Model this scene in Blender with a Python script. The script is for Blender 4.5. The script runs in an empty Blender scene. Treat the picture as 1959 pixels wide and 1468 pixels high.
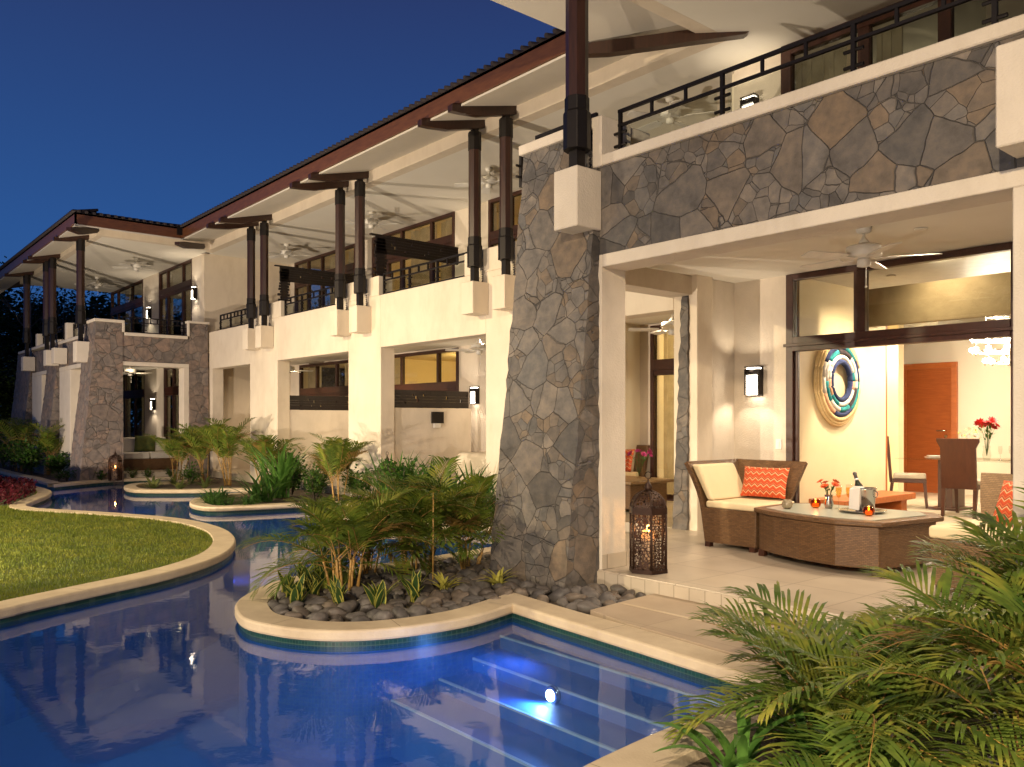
import bpy, bmesh, math, random
from mathutils import Vector, Matrix
from mathutils.geometry import tessellate_polygon
R = math.radians
random.seed(7)
S = bpy.context.scene
COL = S.collection

# ------------------------------------------------------------------ camera
cam_d = bpy.data.cameras.new("camera")
cam = bpy.data.objects.new("camera", cam_d); COL.objects.link(cam)
cam_d.sensor_width = 36.0; cam_d.lens = 1590.0 / 1959.0 * 36.0
cam_d.shift_y = 71.0 / 1959.0
cam_d.clip_start = 0.05; cam_d.clip_end = 600
cam.location = (0, 0, 1.3)
cam.rotation_euler = (R(90), 0, math.atan2(0.647, -0.762) - R(90))
S.camera = cam

# ------------------------------------------------------------------ dusk sky
w = bpy.data.worlds.new("World"); S.world = w; w.use_nodes = True
nt = w.node_tree; nt.nodes.clear()
wo = nt.nodes.new('ShaderNodeOutputWorld'); bg = nt.nodes.new('ShaderNodeBackground')
tc = nt.nodes.new('ShaderNodeTexCoord'); sx = nt.nodes.new('ShaderNodeSeparateXYZ'); rp = nt.nodes.new('ShaderNodeValToRGB')
nt.links.new(tc.outputs['Generated'], sx.inputs[0]); nt.links.new(sx.outputs['Z'], rp.inputs[0])
nt.links.new(rp.outputs[0], bg.inputs['Color']); nt.links.new(bg.outputs[0], wo.inputs[0])
cr = rp.color_ramp
cr.elements[0].position = 0.0; cr.elements[0].color = (0.030, 0.118, 0.340, 1)
cr.elements[1].position = 0.75; cr.elements[1].color = (0.014, 0.022, 0.070, 1)
e = cr.elements.new(0.20); e.color = (0.024, 0.090, 0.290, 1)
e = cr.elements.new(0.33); e.color = (0.022, 0.064, 0.215, 1)
e = cr.elements.new(0.45); e.color = (0.022, 0.044, 0.150, 1)
bg.inputs['Strength'].default_value = 1.0
S.view_settings.view_transform = 'Standard'; S.view_settings.look = 'None'
S.view_settings.exposure = 0.0; S.view_settings.gamma = 1.0
S.cycles.max_bounces = 7; S.cycles.transparent_max_bounces = 14
S.cycles.diffuse_bounces = 4; S.cycles.glossy_bounces = 4; S.cycles.transmission_bounces = 4
S.cycles.sample_clamp_indirect = 3.0; S.cycles.caustics_reflective = False; S.cycles.caustics_refractive = False
S.cycles.use_denoising = True

# ------------------------------------------------------------------ lamps of the place and added fill spots
WARM = (1.0, 0.82, 0.62)
def lamp(kind, name, loc, power, col=WARM, target=None, size=0.08, angle=120, blend=0.8):
    d = bpy.data.lights.new(name, kind); d.energy = power; d.color = col
    d.shadow_soft_size = size
    if kind == 'SPOT': d.spot_size = R(angle); d.spot_blend = blend
    o = bpy.data.objects.new(name, d); COL.objects.link(o); o.location = loc
    if target is not None:
        o.rotation_euler = (Vector(target) - Vector(loc)).to_track_quat('-Z', 'Y').to_euler()
    return o
# garden floodlights at the foot of the lawn that wash the fronts and throw the posts' shadows on the ceilings
lamp('SPOT', 'garden_floodlight', (-1.4, -2.2, 0.05), 1000, WARM, (-5.0, 6, 3.6), 0.03, 88, 0.5)
lamp('SPOT', 'garden_floodlight', (-9.3, -1.3, 0.02), 2700, WARM, (-12.5, 8, 3.2), 0.03, 110, 0.6)
lamp('SPOT', 'garden_floodlight', (-18.2, -1.6, 0.02), 2900, WARM, (-20.5, 8, 3.2), 0.03, 110, 0.6)
# added spots out of view that brighten lawn, coping and planting
lamp('SPOT', 'garden_fill_spot', (1.0, -4.5, 5.0), 3600, (1.0, 0.78, 0.50), (-5.5, 4.5, 0), 0.15, 90, 0.7)
lamp('SPOT', 'garden_fill_spot', (-13.5, -5.0, 5.5), 7200, (1.0, 0.80, 0.46), (-12.5, 2.4, 0), 0.15, 88, 0.8)
lamp('SPOT', 'garden_fill_spot', (1.6, -2.6, 1.7), 620, (1.0, 0.84, 0.58), (-6.3, 4.0, 0.2), 0.12, 34, 0.8)  # added narrow spot, lifts the planting left of the pier
lamp('SPOT', 'garden_fill_spot', (0.7, -1.0, 2.9), 760, (1.0, 0.84, 0.60), (-1.6, 3.9, 0.1), 0.12, 62, 0.8)  # added spot near the camera, brightens the big corner palms
# down lights in the near patio and dining room
for (x, y, z, p) in ((-3.3, 7.6, 2.95, 190), (-4.7, 6.6, 2.95, 150), (-1.6, 7.0, 2.95, 140)):
    lamp('SPOT', 'downlight_or_fill', (x, y, z), p, (1.0, 0.80, 0.58), (x, y, 0), 0.05, 150, 0.9)
for (x, y, p) in ((-4.6, 9.95, 300), (-4.0, 11.2, 240), (-4.2, 13.4, 330), (-6.6, 13.4, 230), (-2.5, 14.2, 300), (-5.2, 14.7, 60)):
    lamp('SPOT', 'downlight_or_fill', (x, y, 2.95), p, (1.0, 0.80, 0.56), (x, y, 0), 0.06, 155, 0.9)
lamp('POINT', 'chandelier_light', (-4.3, 12.6, 2.3), 130, (1.0, 0.80, 0.56), None, 0.25)
for (x, y) in ((-7.7, 9.2), (-9.2, 9.3), (-12.0, 9.5), (-16.2, 9.5), (-20.4, 9.6)):
    lamp('SPOT', 'downlight_or_fill', (x, y, 2.8), 130, (1.0, 0.76, 0.48), (x, y, 0), 0.06, 160, 0.9)
# rooms behind the glass
for (x, z, p) in ((-15.5, 2.5, 130), (-20.0, 2.5, 50), (-8.0, 2.5, 160), (-15.7, 5.2, 32), (-11.2, 5.2, 28), (-19.5, 5.2, 22)):
    lamp('POINT', 'room_light', (x, 12.3, z), p, (1.0, 0.72, 0.30), None, 0.2)
lamp('POINT', 'room_light', (-4.6, 10.6, 5.2), 9, (1.0, 0.82, 0.56), None, 0.2)
for (x, z, p) in ((-24.5, 5.2, 20), (-29.0, 5.2, 12), (-24.3, 2.4, 22), (-28.8, 2.4, 14)):
    lamp('POINT', 'room_light', (x, 9.8, z), p, (1.0, 0.80, 0.50), None, 0.15)
lamp('SPOT', 'downlight_or_fill', (-3.9, 9.12, 2.96), 60, (1.0, 0.84, 0.60), (-3.7, 9.75, 2.3), 0.04, 150, 0.9)  # added spot without a fixture, brightens the pelmet behind the transom
# pool lights, set in the pool walls and shining across the water
for (x, y, z, tx, ty, p, c) in ((-3.93, 3.60, -0.47, -4.2, 1.6, 75, (0.14, 0.36, 1.0)), (-7.0, -0.2, -0.70, -5.0, 2.4, 60, (0.03, 0.42, 0.8)), (-6.6, 3.0, -0.60, -7.0, -1.0, 0.01, (0.04, 0.34, 0.9)),
                                (-2.5, 1.8, -0.70, -6.0, 0.9, 50, (0.05, 0.26, 0.95)), (-7.16, 4.2, -0.75, -10.5, 4.6, 60, (0.16, 0.26, 1.0)), (-11.7, 4.28, -0.75, -11.4, 7.0, 50, (0.16, 0.26, 1.0)),
                                (-14.5, 4.95, -0.75, -15.2, 3.0, 50, (0.16, 0.26, 1.0)), (-18.8, 5.05, -0.75, -19.6, 4.0, 40, (0.20, 0.30, 1.0)), (-22.5, 4.1, -0.75, -22.0, 3.2, 25, (0.3, 0.36, 1.0))):
    lamp('SPOT', 'pool_lamp', (x, y, z), p, c, (tx, ty, z - 0.05), 0.04, 165 if y == 3.60 else 125, 0.95)

# ------------------------------------------------------------------ materials
MATS = {}
def newmat(name):
    m = bpy.data.materials.new(name); m.use_nodes = True
    nt = m.node_tree; b = nt.nodes['Principled BSDF']; MATS[name] = m
    return m, nt, b
def coords(nt, scale=(1, 1, 1), kind='geo'):
    mp = nt.nodes.new('ShaderNodeMapping'); mp.inputs['Scale'].default_value = scale
    if kind == 'geo':
        g = nt.nodes.new('ShaderNodeNewGeometry'); nt.links.new(g.outputs['Position'], mp.inputs[0])
    else:
        g = nt.nodes.new('ShaderNodeTexCoord'); nt.links.new(g.outputs['Object'], mp.inputs[0])
    return mp.outputs[0]
def node(nt, t, **kw):
    n = nt.nodes.new(t)
    for k, v in kw.items():
        if k in n.inputs: n.inputs[k].default_value = v
        else: setattr(n, k, v)
    return n
def ramp(nt, fac, stops):
    r = nt.nodes.new('ShaderNodeValToRGB'); nt.links.new(fac, r.inputs[0])
    els = r.color_ramp.elements
    els[0].position = stops[0][0]; els[0].color = (*stops[0][1], 1)
    els[1].position = stops[-1][0]; els[1].color = (*stops[-1][1], 1)
    for p, c in stops[1:-1]:
        e = els.new(p); e.color = (*c, 1)
    return r.outputs[0]
def bump(nt, b, h, strength, dist):
    n = nt.nodes.new('ShaderNodeBump'); n.inputs['Strength'].default_value = strength; n.inputs['Distance'].default_value = dist
    nt.links.new(h, n.inputs['Height']); nt.links.new(n.outputs[0], b.inputs['Normal'])
def mat(name, c1, c2=None, rough=0.6, nscale=6, bumps=0.0, bscale=60, bdist=0.005, metal=0.0, spec=0.5, stretch=(1, 1, 1), kind='geo', detail=5):
    m, nt, b = newmat(name)
    b.inputs['Roughness'].default_value = rough; b.inputs['Metallic'].default_value = metal
    b.inputs['Specular IOR Level'].default_value = spec
    c2 = c2 or tuple(v * 0.82 for v in c1)
    co = coords(nt, stretch, kind)
    n = node(nt, 'ShaderNodeTexNoise', Scale=nscale, Detail=detail, Roughness=0.6); nt.links.new(co, n.inputs['Vector'])
    nt.links.new(ramp(nt, n.outputs['Fac'], [(0.3, c1), (0.7, c2)]), b.inputs['Base Color'])
    if bumps:
        n2 = node(nt, 'ShaderNodeTexNoise', Scale=bscale, Detail=4); nt.links.new(co, n2.inputs['Vector'])
        bump(nt, b, n2.outputs['Fac'], bumps, bdist)
    return m
def emis(name, col, strength):
    m, nt, b = newmat(name); b.inputs['Base Color'].default_value = (*col, 1)
    b.inputs['Emission Color'].default_value = (*col, 1); b.inputs['Emission Strength'].default_value = strength
    return m

def leafmat(name, c1, c2, c3=None, trans=0.35, rough=0.45):
    m, nt, b = newmat(name)
    co = coords(nt, (1, 1, 1), 'geo')
    n = node(nt, 'ShaderNodeTexNoise', Scale=7.0, Detail=3); nt.links.new(co, n.inputs['Vector'])
    st = [(0.32, c1), (0.68, c2)] if c3 is None else [(0.30, c1), (0.52, c2), (0.74, c3)]
    colr = ramp(nt, n.outputs['Fac'], st)
    nt.links.new(colr, b.inputs['Base Color']); b.inputs['Roughness'].default_value = rough
    b.inputs['Specular IOR Level'].default_value = 0.3
    tr = nt.nodes.new('ShaderNodeBsdfTranslucent'); nt.links.new(colr, tr.inputs[0])
    mx = nt.nodes.new('ShaderNodeMixShader'); mx.inputs[0].default_value = trans
    nt.links.new(b.outputs[0], mx.inputs[1]); nt.links.new(tr.outputs[0], mx.inputs[2])
    nt.links.new(mx.outputs[0], nt.nodes['Material Output'].inputs[0])
    return m
mat('stucco', (0.69, 0.60, 0.48), (0.62, 0.53, 0.42), 0.85, 1.6, 0.5, 90, 0.006)
mat('stucco_pale', (0.68, 0.60, 0.50), (0.61, 0.54, 0.45), 0.85, 3, 0.7, 70, 0.006)
mat('ceiling_paint', (0.74, 0.70, 0.62), (0.70, 0.66, 0.58), 0.8, 1.5, 0.15, 60, 0.003)
mat('soffit_paint', (0.66, 0.61, 0.53), (0.61, 0.56, 0.48), 0.8, 1.5, 0.15, 60, 0.003)
mat('interior_paint', (0.76, 0.69, 0.56), (0.73, 0.66, 0.53), 0.7, 1.5)
mat('interior_gold', (0.84, 0.71, 0.47), (0.80, 0.66, 0.41), 0.6, 2)
mat('white_paint', (0.75, 0.72, 0.66), None, 0.45, 8)
mat('dark_wood', (0.048, 0.017, 0.009), (0.022, 0.009, 0.006), 0.38, 6, 0.25, 40, 0.002, stretch=(6, 6, 0.6))
mat('screen_wood', (0.014, 0.008, 0.007), (0.009, 0.006, 0.005), 0.5, 6)
mat('fascia_wood', (0.150, 0.055, 0.020), (0.095, 0.034, 0.013), 0.45, 5, 0.3, 30, 0.003, stretch=(1, 1, 5))
mat('frame_wood', (0.055, 0.018, 0.010), (0.032, 0.011, 0.007), 0.4, 6, 0.2, 30, 0.002, stretch=(3, 3, 3))
mat('door_wood', (0.40, 0.105, 0.025), (0.30, 0.075, 0.018), 0.4, 5, 0.1, 30, 0.002, stretch=(1, 1, 8))
mat('bench_wood', (0.45, 0.13, 0.03), (0.34, 0.09, 0.02), 0.4, 5, stretch=(1, 4, 4))
mat('chair_wood', (0.062, 0.022, 0.012), (0.040, 0.014, 0.009), 0.35, 6, stretch=(4, 4, 1))
mat('iron', (0.018, 0.014, 0.013), None, 0.5, 20, metal=0.6)
mat('lantern_iron', (0.050, 0.022, 0.012), (0.028, 0.013, 0.008), 0.5, 20, metal=0.5)
mat('roof_tile', (0.030, 0.020, 0.020), (0.018, 0.012, 0.013), 0.7, 8)
mat('cushion', (0.80, 0.66, 0.42), (0.76, 0.62, 0.39), 0.9, 3, 0.2, 200, 0.001)
mat('cushion_grey', (0.42, 0.36, 0.28), None, 0.9, 3, 0.2, 200, 0.001)
mat('cushion_white', (0.70, 0.66, 0.58), None, 0.9, 3)
mat('table_glass', (0.42, 0.45, 0.38), (0.38, 0.41, 0.35), 0.32, 3, kind='obj')
mat('chrome', (0.75, 0.73, 0.70), None, 0.12, 3, metal=1.0)
mat('bottle_dark', (0.02, 0.03, 0.02), None, 0.15, 3)
mat('foil', (0.06, 0.05, 0.05), None, 0.3, 3)
mat('porcelain', (0.8, 0.78, 0.74), None, 0.25, 3)
leafmat('curtain', (0.62, 0.56, 0.46), (0.50, 0.44, 0.35), None, 0.55, 0.9)
mat('wall_art_straw', (0.74, 0.56, 0.30), (0.62, 0.44, 0.20), 0.9, 30)
mat('rope_white', (0.78, 0.72, 0.64), None, 0.9, 40, 0.3, 120, 0.003)
mat('rope_navy', (0.015, 0.03, 0.11), None, 0.9, 40, 0.3, 120, 0.003)
mat('rope_teal', (0.01, 0.22, 0.24), None, 0.9, 40, 0.3, 120, 0.003)
mat('rope_black', (0.03, 0.02, 0.025), None, 0.9, 40)
mat('rope_peach', (0.75, 0.42, 0.26), None, 0.9, 40)
mat('red_petal', (0.75, 0.015, 0.012), (0.55, 0.01, 0.01), 0.6, 30)
mat('orange_petal', (0.80, 0.13, 0.02), (0.65, 0.08, 0.02), 0.6, 30)
mat('pink_petal', (0.60, 0.05, 0.22), (0.45, 0.04, 0.25), 0.6, 30)
mat('yellow_petal', (0.55, 0.42, 0.04), None, 0.6, 30)
mat('wax', (0.75, 0.50, 0.30), None, 0.5, 10)
mat('soil', (0.055, 0.038, 0.026), (0.11, 0.082, 0.058), 0.95, 9, 0.9, 25, 0.03)
mat('cane', (0.42, 0.22, 0.05), (0.24, 0.16, 0.05), 0.55, 9, stretch=(1, 1, 6), kind='obj')
mat('bark', (0.10, 0.075, 0.055), (0.06, 0.045, 0.035), 0.9, 8, 0.5, 30, 0.01)
mat('stone_panel', (0.42, 0.32, 0.18), (0.32, 0.24, 0.13), 0.8, 5, 0.5, 20, 0.01)
mat('white_art', (0.62, 0.62, 0.64), (0.45, 0.46, 0.5), 0.6, 3)
emis('lamp_glow', (1.0, 0.86, 0.66), 14)
emis('bulb_glow', (1.0, 0.88, 0.70), 110)
emis('flame', (1.0, 0.50, 0.12), 30)
emis('amber_glow', (1.0, 0.42, 0.06), 1.2)
emis('downlight_glow', (1.0, 0.86, 0.66), 6)
emis('pool_light_glow', (0.55, 0.75, 1.0), 45)

leafmat('palm_leaf', (0.065, 0.120, 0.018), (0.150, 0.205, 0.028), (0.320, 0.300, 0.050))
leafmat('palm_leaf_near', (0.065, 0.130, 0.022), (0.165, 0.225, 0.036), (0.400, 0.360, 0.060))
leafmat('dry_leaf', (0.28, 0.17, 0.05), (0.40, 0.26, 0.08))
leafmat('shrub_leaf', (0.020, 0.075, 0.015), (0.055, 0.125, 0.020), (0.11, 0.15, 0.02))
leafmat('strap_leaf', (0.030, 0.085, 0.018), (0.070, 0.145, 0.026))
leafmat('strap_leaf_bright', (0.07, 0.18, 0.03), (0.13, 0.27, 0.05))
leafmat('snake_leaf', (0.030, 0.075, 0.022), (0.06, 0.11, 0.03))
leafmat('snake_margin', (0.58, 0.52, 0.12), (0.46, 0.44, 0.09))
leafmat('agave_leaf', (0.10, 0.15, 0.05), (0.22, 0.22, 0.06))
leafmat('cordyline_leaf', (0.06, 0.03, 0.02), (0.10, 0.05, 0.03))
leafmat('red_leaf', (0.060, 0.008, 0.016), (0.11, 0.014, 0.022), (0.03, 0.01, 0.012))
leafmat('tree_leaf', (0.012, 0.028, 0.008), (0.03, 0.055, 0.010), (0.06, 0.08, 0.012))
gm = leafmat('grass_blade', (0.060, 0.105, 0.012), (0.160, 0.190, 0.020), (0.30, 0.28, 0.05), 0.3, 0.7)
for n_ in gm.node_tree.nodes:
    if n_.type == 'TEX_NOISE': n_.inputs['Scale'].default_value = 3.0; n_.inputs['Detail'].default_value = 9; n_.inputs['Roughness'].default_value = 0.75

# lawn soil-green underlay
mat('lawn_soil', (0.08, 0.10, 0.02), (0.05, 0.07, 0.015), 0.95, 12)

def stone_mat(name, scale, cols, edge=0.035, seed=0.0):
    m, nt, b = newmat(name)
    co = coords(nt, (1, 1, 1), 'geo')
    # wobble the coordinates so the joints are not ruler-straight
    n0 = node(nt, 'ShaderNodeTexNoise', Scale=3.2, Detail=3); nt.links.new(co, n0.inputs['Vector'])
    vm = nt.nodes.new('ShaderNodeVectorMath'); vm.operation = 'MULTIPLY_ADD'
    nt.links.new(n0.outputs['Color'], vm.inputs[0]); vm.inputs[1].default_value = (0.07, 0.07, 0.07)
    nt.links.new(co, vm.inputs[2])
    va = nt.nodes.new('ShaderNodeVectorMath'); va.operation = 'ADD'; va.inputs[1].default_value = (seed, seed * 1.7, seed * 0.6)
    nt.links.new(vm.outputs[0], va.inputs[0])
    v1 = node(nt, 'ShaderNodeTexVoronoi', Scale=scale); v1.feature = 'F1'
    v2 = node(nt, 'ShaderNodeTexVoronoi', Scale=scale); v2.feature = 'DISTANCE_TO_EDGE'
    for v in (v1, v2): nt.links.new(va.outputs[0], v.inputs['Vector'])
    w1 = node(nt, 'ShaderNodeTexVoronoi', Scale=scale * 2.1); w1.feature = 'F1'
    w2 = node(nt, 'ShaderNodeTexVoronoi', Scale=scale * 2.1); w2.feature = 'DISTANCE_TO_EDGE'
    for v in (w1, w2): nt.links.new(va.outputs[0], v.inputs['Vector'])
    s0 = nt.nodes.new('ShaderNodeSeparateColor'); nt.links.new(v1.outputs['Color'], s0.inputs[0])
    pick = nt.nodes.new('ShaderNodeMath'); pick.operation = 'GREATER_THAN'; pick.inputs[1].default_value = 0.5; nt.links.new(s0.outputs[2], pick.inputs[0])
    mc = nt.nodes.new('ShaderNodeMix'); mc.data_type = 'RGBA'; nt.links.new(pick.outputs[0], mc.inputs[0]); nt.links.new(v1.outputs['Color'], mc.inputs[6]); nt.links.new(w1.outputs['Color'], mc.inputs[7])
    half = nt.nodes.new('ShaderNodeMath'); half.operation = 'MULTIPLY'; half.inputs[1].default_value = 1.0; nt.links.new(w2.outputs['Distance'], half.inputs[0])
    mn = nt.nodes.new('ShaderNodeMath'); mn.operation = 'MINIMUM'; nt.links.new(v2.outputs['Distance'], mn.inputs[0]); nt.links.new(half.outputs[0], mn.inputs[1])
    md = nt.nodes.new('ShaderNodeMix'); md.data_type = 'FLOAT'; nt.links.new(pick.outputs[0], md.inputs[0]); nt.links.new(v2.outputs['Distance'], md.inputs[2]); nt.links.new(mn.outputs[0], md.inputs[3])
    DD = md.outputs[0]
    sp = nt.nodes.new('ShaderNodeSeparateColor'); nt.links.new(mc.outputs[2], sp.inputs[0])
    base = ramp(nt, sp.outputs[0], cols)
    n = node(nt, 'ShaderNodeTexNoise', Scale=9.0, Detail=7, Roughness=0.65); nt.links.new(co, n.inputs['Vector'])
    mx = nt.nodes.new('ShaderNodeMix'); mx.data_type = 'RGBA'; mx.blend_type = 'MULTIPLY'; mx.inputs[0].default_value = 0.9
    nt.links.new(base, mx.inputs[6]); nt.links.new(ramp(nt, n.outputs['Fac'], [(0.25, (0.50, 0.48, 0.46)), (0.48, (0.95, 0.93, 0.92)), (0.56, (1.15, 1.08, 1.0)), (0.75, (1.55, 1.45, 1.35))]), mx.inputs[7])
    # joints: partly dark, partly pale mortar
    nj = node(nt, 'ShaderNodeTexNoise', Scale=2.0, Detail=2); nt.links.new(co, nj.inputs['Vector'])
    jc = ramp(nt, nj.outputs['Fac'], [(0.36, (0.042, 0.038, 0.035)), (0.43, (0.085, 0.076, 0.069)), (0.60, (0.125, 0.112, 0.100))])
    ms = nt.nodes.new('ShaderNodeMapRange'); ms.inputs[1].default_value = edge * 0.25; ms.inputs[2].default_value = edge
    nt.links.new(DD, ms.inputs[0])
    m2 = nt.nodes.new('ShaderNodeMix'); m2.data_type = 'RGBA'; nt.links.new(ms.outputs[0], m2.inputs[0])
    nt.links.new(jc, m2.inputs[6]); nt.links.new(mx.outputs[2], m2.inputs[7])
    nt.links.new(m2.outputs[2], b.inputs['Base Color']); b.inputs['Roughness'].default_value = 0.75
    mr = nt.nodes.new('ShaderNodeMapRange'); mr.inputs[1].default_value = 0.0; mr.inputs[2].default_value = edge * 1.8
    nt.links.new(DD, mr.inputs[0])
    ad = nt.nodes.new('ShaderNodeMath'); ad.operation = 'MULTIPLY_ADD'; nt.links.new(n.outputs['Fac'], ad.inputs[0])
    ad.inputs[1].default_value = 0.7; nt.links.new(mr.outputs[0], ad.inputs[2])
    ad2 = nt.nodes.new('ShaderNodeMath'); ad2.operation = 'MULTIPLY_ADD'; nt.links.new(sp.outputs[1], ad2.inputs[0])
    ad2.inputs[1].default_value = 0.8; nt.links.new(ad.outputs[0], ad2.inputs[2])
    bump(nt, b, ad2.outputs[0], 0.8, 0.018)
    return m
SC = [(0.0, (0.150, 0.137, 0.127)), (0.24, (0.100, 0.090, 0.084)), (0.42, (0.165, 0.146, 0.130)), (0.58, (0.072, 0.066, 0.063)), (0.72, (0.122, 0.117, 0.115)), (0.86, (0.155, 0.118, 0.085)), (1.0, (0.108, 0.094, 0.084))]
for nm_ in ('stucco', 'stucco_pale'):
    nt = MATS[nm_].node_tree; b = nt.nodes['Principled BSDF']; src = b.inputs['Base Color'].links[0].from_socket
    c_ = coords(nt, (1.6, 1.6, 0.55)); n_ = node(nt, 'ShaderNodeTexNoise', Scale=1.6, Detail=10, Roughness=0.72); nt.links.new(c_, n_.inputs['Vector'])
    mx = nt.nodes.new('ShaderNodeMix'); mx.data_type = 'RGBA'; mx.blend_type = 'MULTIPLY'; mx.inputs[0].default_value = 1.0
    nt.links.new(src, mx.inputs[6]); nt.links.new(ramp(nt, n_.outputs['Fac'], [(0.32, (0.90, 0.885, 0.865)), (0.52, (1, 1, 1))]), mx.inputs[7]); nt.links.new(mx.outputs[2], b.inputs['Base Color'])
stone_mat('flagstone', 3.6, SC, 0.009)
stone_mat('flagstone_far', 3.4, [(0.0, (0.20, 0.17, 0.155)), (0.4, (0.14, 0.12, 0.11)), (0.7, (0.23, 0.17, 0.14)), (1.0, (0.17, 0.15, 0.14))], 0.014, 5.0)

def tile_mat(name, c1, c2, grout, size, rough=0.3, mort=0.06, plane='xy', bumpy=0.0):
    m, nt, b = newmat(name)
    g = nt.nodes.new('ShaderNodeNewGeometry'); s = nt.nodes.new('ShaderNodeSeparateXYZ'); nt.links.new(g.outputs['Position'], s.inputs[0])
    c = nt.nodes.new('ShaderNodeCombineXYZ')
    if plane == 'xy': nt.links.new(s.outputs[0], c.inputs[0]); nt.links.new(s.outputs[1], c.inputs[1])
    else:
        a = nt.nodes.new('ShaderNodeMath'); a.operation = 'ADD'
        mu = nt.nodes.new('ShaderNodeMath'); mu.operation = 'MULTIPLY'; mu.inputs[1].default_value = 0.6
        nt.links.new(s.outputs[1], mu.inputs[0])
        nt.links.new(s.outputs[0], a.inputs[0]); nt.links.new(mu.outputs[0], a.inputs[1])
        nt.links.new(a.outputs[0], c.inputs[0]); nt.links.new(s.outputs[2], c.inputs[1])
    br = nt.nodes.new('ShaderNodeTexBrick'); nt.links.new(c.outputs[0], br.inputs['Vector'])
    br.offset = 0.0; br.squash = 1.0
    br.inputs['Color1'].default_value = (*c1, 1); br.inputs['Color2'].default_value = (*c2, 1); br.inputs['Mortar'].default_value = (*grout, 1)
    br.inputs['Scale'].default_value = 1.0; br.inputs['Brick Width'].default_value = size[0]; br.inputs['Row Height'].default_value = size[1]
    br.inputs['Mortar Size'].default_value = mort * min(size); br.inputs['Mortar Smooth'].default_value = 0.2
    n = node(nt, 'ShaderNodeTexNoise', Scale=2.5, Detail=6); nt.links.new(g.outputs['Position'], n.inputs['Vector'])
    mx = nt.nodes.new('ShaderNodeMix'); mx.data_type = 'RGBA'; mx.blend_type = 'MULTIPLY'; mx.inputs[0].default_value = 0.6
    nt.links.new(br.outputs['Color'], mx.inputs[6]); nt.links.new(ramp(nt, n.outputs['Fac'], [(0.3, (0.78, 0.76, 0.74)), (0.7, (1.1, 1.1, 1.1))]), mx.inputs[7])
    nt.links.new(mx.outputs[2], b.inputs['Base Color']); b.inputs['Roughness'].default_value = rough
    if bumpy:
        n2 = node(nt, 'ShaderNodeTexNoise', Scale=120, Detail=3); nt.links.new(g.outputs['Position'], n2.inputs['Vector'])
        bump(nt, b, n2.outputs['Fac'], bumpy, 0.003)
    return m
tile_mat('patio_tile', (0.50, 0.43, 0.34), (0.46, 0.39, 0.31), (0.30, 0.25, 0.20), (0.6, 0.6), 0.35, 0.010, 'xy', 0.1)
tile_mat('riser_tile', (0.52, 0.44, 0.34), (0.48, 0.41, 0.32), (0.30, 0.25, 0.19), (0.15, 0.5), 0.6, 0.03, 'v', 0.2)
tile_mat('deck_tile', (0.44, 0.35, 0.25), (0.41, 0.32, 0.23), (0.33, 0.26, 0.19), (1.25, 0.40), 0.7, 0.010, 'xy', 0.5)
tile_mat('room_tile', (0.58, 0.50, 0.38), (0.55, 0.47, 0.36), (0.40, 0.34, 0.26), (0.6, 0.6), 0.3, 0.01)
mat('coping_stone', (0.62, 0.51, 0.36), (0.47, 0.37, 0.25), 0.7, 4, 0.6, 80, 0.004, detail=9)
tile_mat('waterline_tile', (0.003, 0.028, 0.028), (0.007, 0.055, 0.050), (0.04, 0.08, 0.07), (0.028, 0.028), 0.35, 0.12, 'v')
tile_mat('pool_tile', (0.020, 0.070, 0.26), (0.032, 0.095, 0.32), (0.05, 0.11, 0.26), (0.028, 0.028), 0.3, 0.10, 'v')
mat('pool_plaster', (0.034, 0.118, 0.34), (0.026, 0.096, 0.30), 0.6, 3.5)
mat('joint_grout', (0.28, 0.22, 0.15), None, 0.9, 20)
mat('step_nosing', (0.34, 0.44, 0.52), None, 0.5, 20)

def wicker_mat(name, c1, c2, sc=1.0):
    m, nt, b = newmat(name)
    co = coords(nt, (1, 1, 1), 'obj')
    s = nt.nodes.new('ShaderNodeSeparateXYZ'); nt.links.new(co, s.inputs[0])
    a = nt.nodes.new('ShaderNodeMath'); a.operation = 'ADD'; nt.links.new(s.outputs[0], a.inputs[0]); nt.links.new(s.outputs[1], a.inputs[1])
    c = nt.nodes.new('ShaderNodeCombineXYZ'); nt.links.new(a.outputs[0], c.inputs[0]); nt.links.new(s.outputs[2], c.inputs[1])
    br = nt.nodes.new('ShaderNodeTexBrick'); nt.links.new(c.outputs[0], br.inputs['Vector']); br.offset = 0.5
    br.inputs['Color1'].default_value = (*c1, 1); br.inputs['Color2'].default_value = (*c2, 1); br.inputs['Mortar'].default_value = (*[v * 0.45 for v in c1], 1)
    br.inputs['Scale'].default_value = 1; br.inputs['Brick Width'].default_value = 0.040 * sc; br.inputs['Row Height'].default_value = 0.014 * sc
    br.inputs['Mortar Size'].default_value = 0.0024; br.inputs['Mortar Smooth'].default_value = 0.6
    nt.links.new(br.outputs['Color'], b.inputs['Base Color']); b.inputs['Roughness'].default_value = 0.45
    iv = nt.nodes.new('ShaderNodeMath'); iv.operation = 'SUBTRACT'; iv.inputs[0].default_value = 1.0; nt.links.new(br.outputs['Fac'], iv.inputs[1])
    bump(nt, b, iv.outputs[0], 0.8, 0.004)
    return m
wicker_mat('wicker', (0.19, 0.100, 0.042), (0.12, 0.060, 0.025))
wicker_mat('wicker_light', (0.30, 0.19, 0.095), (0.22, 0.135, 0.065))

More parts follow.
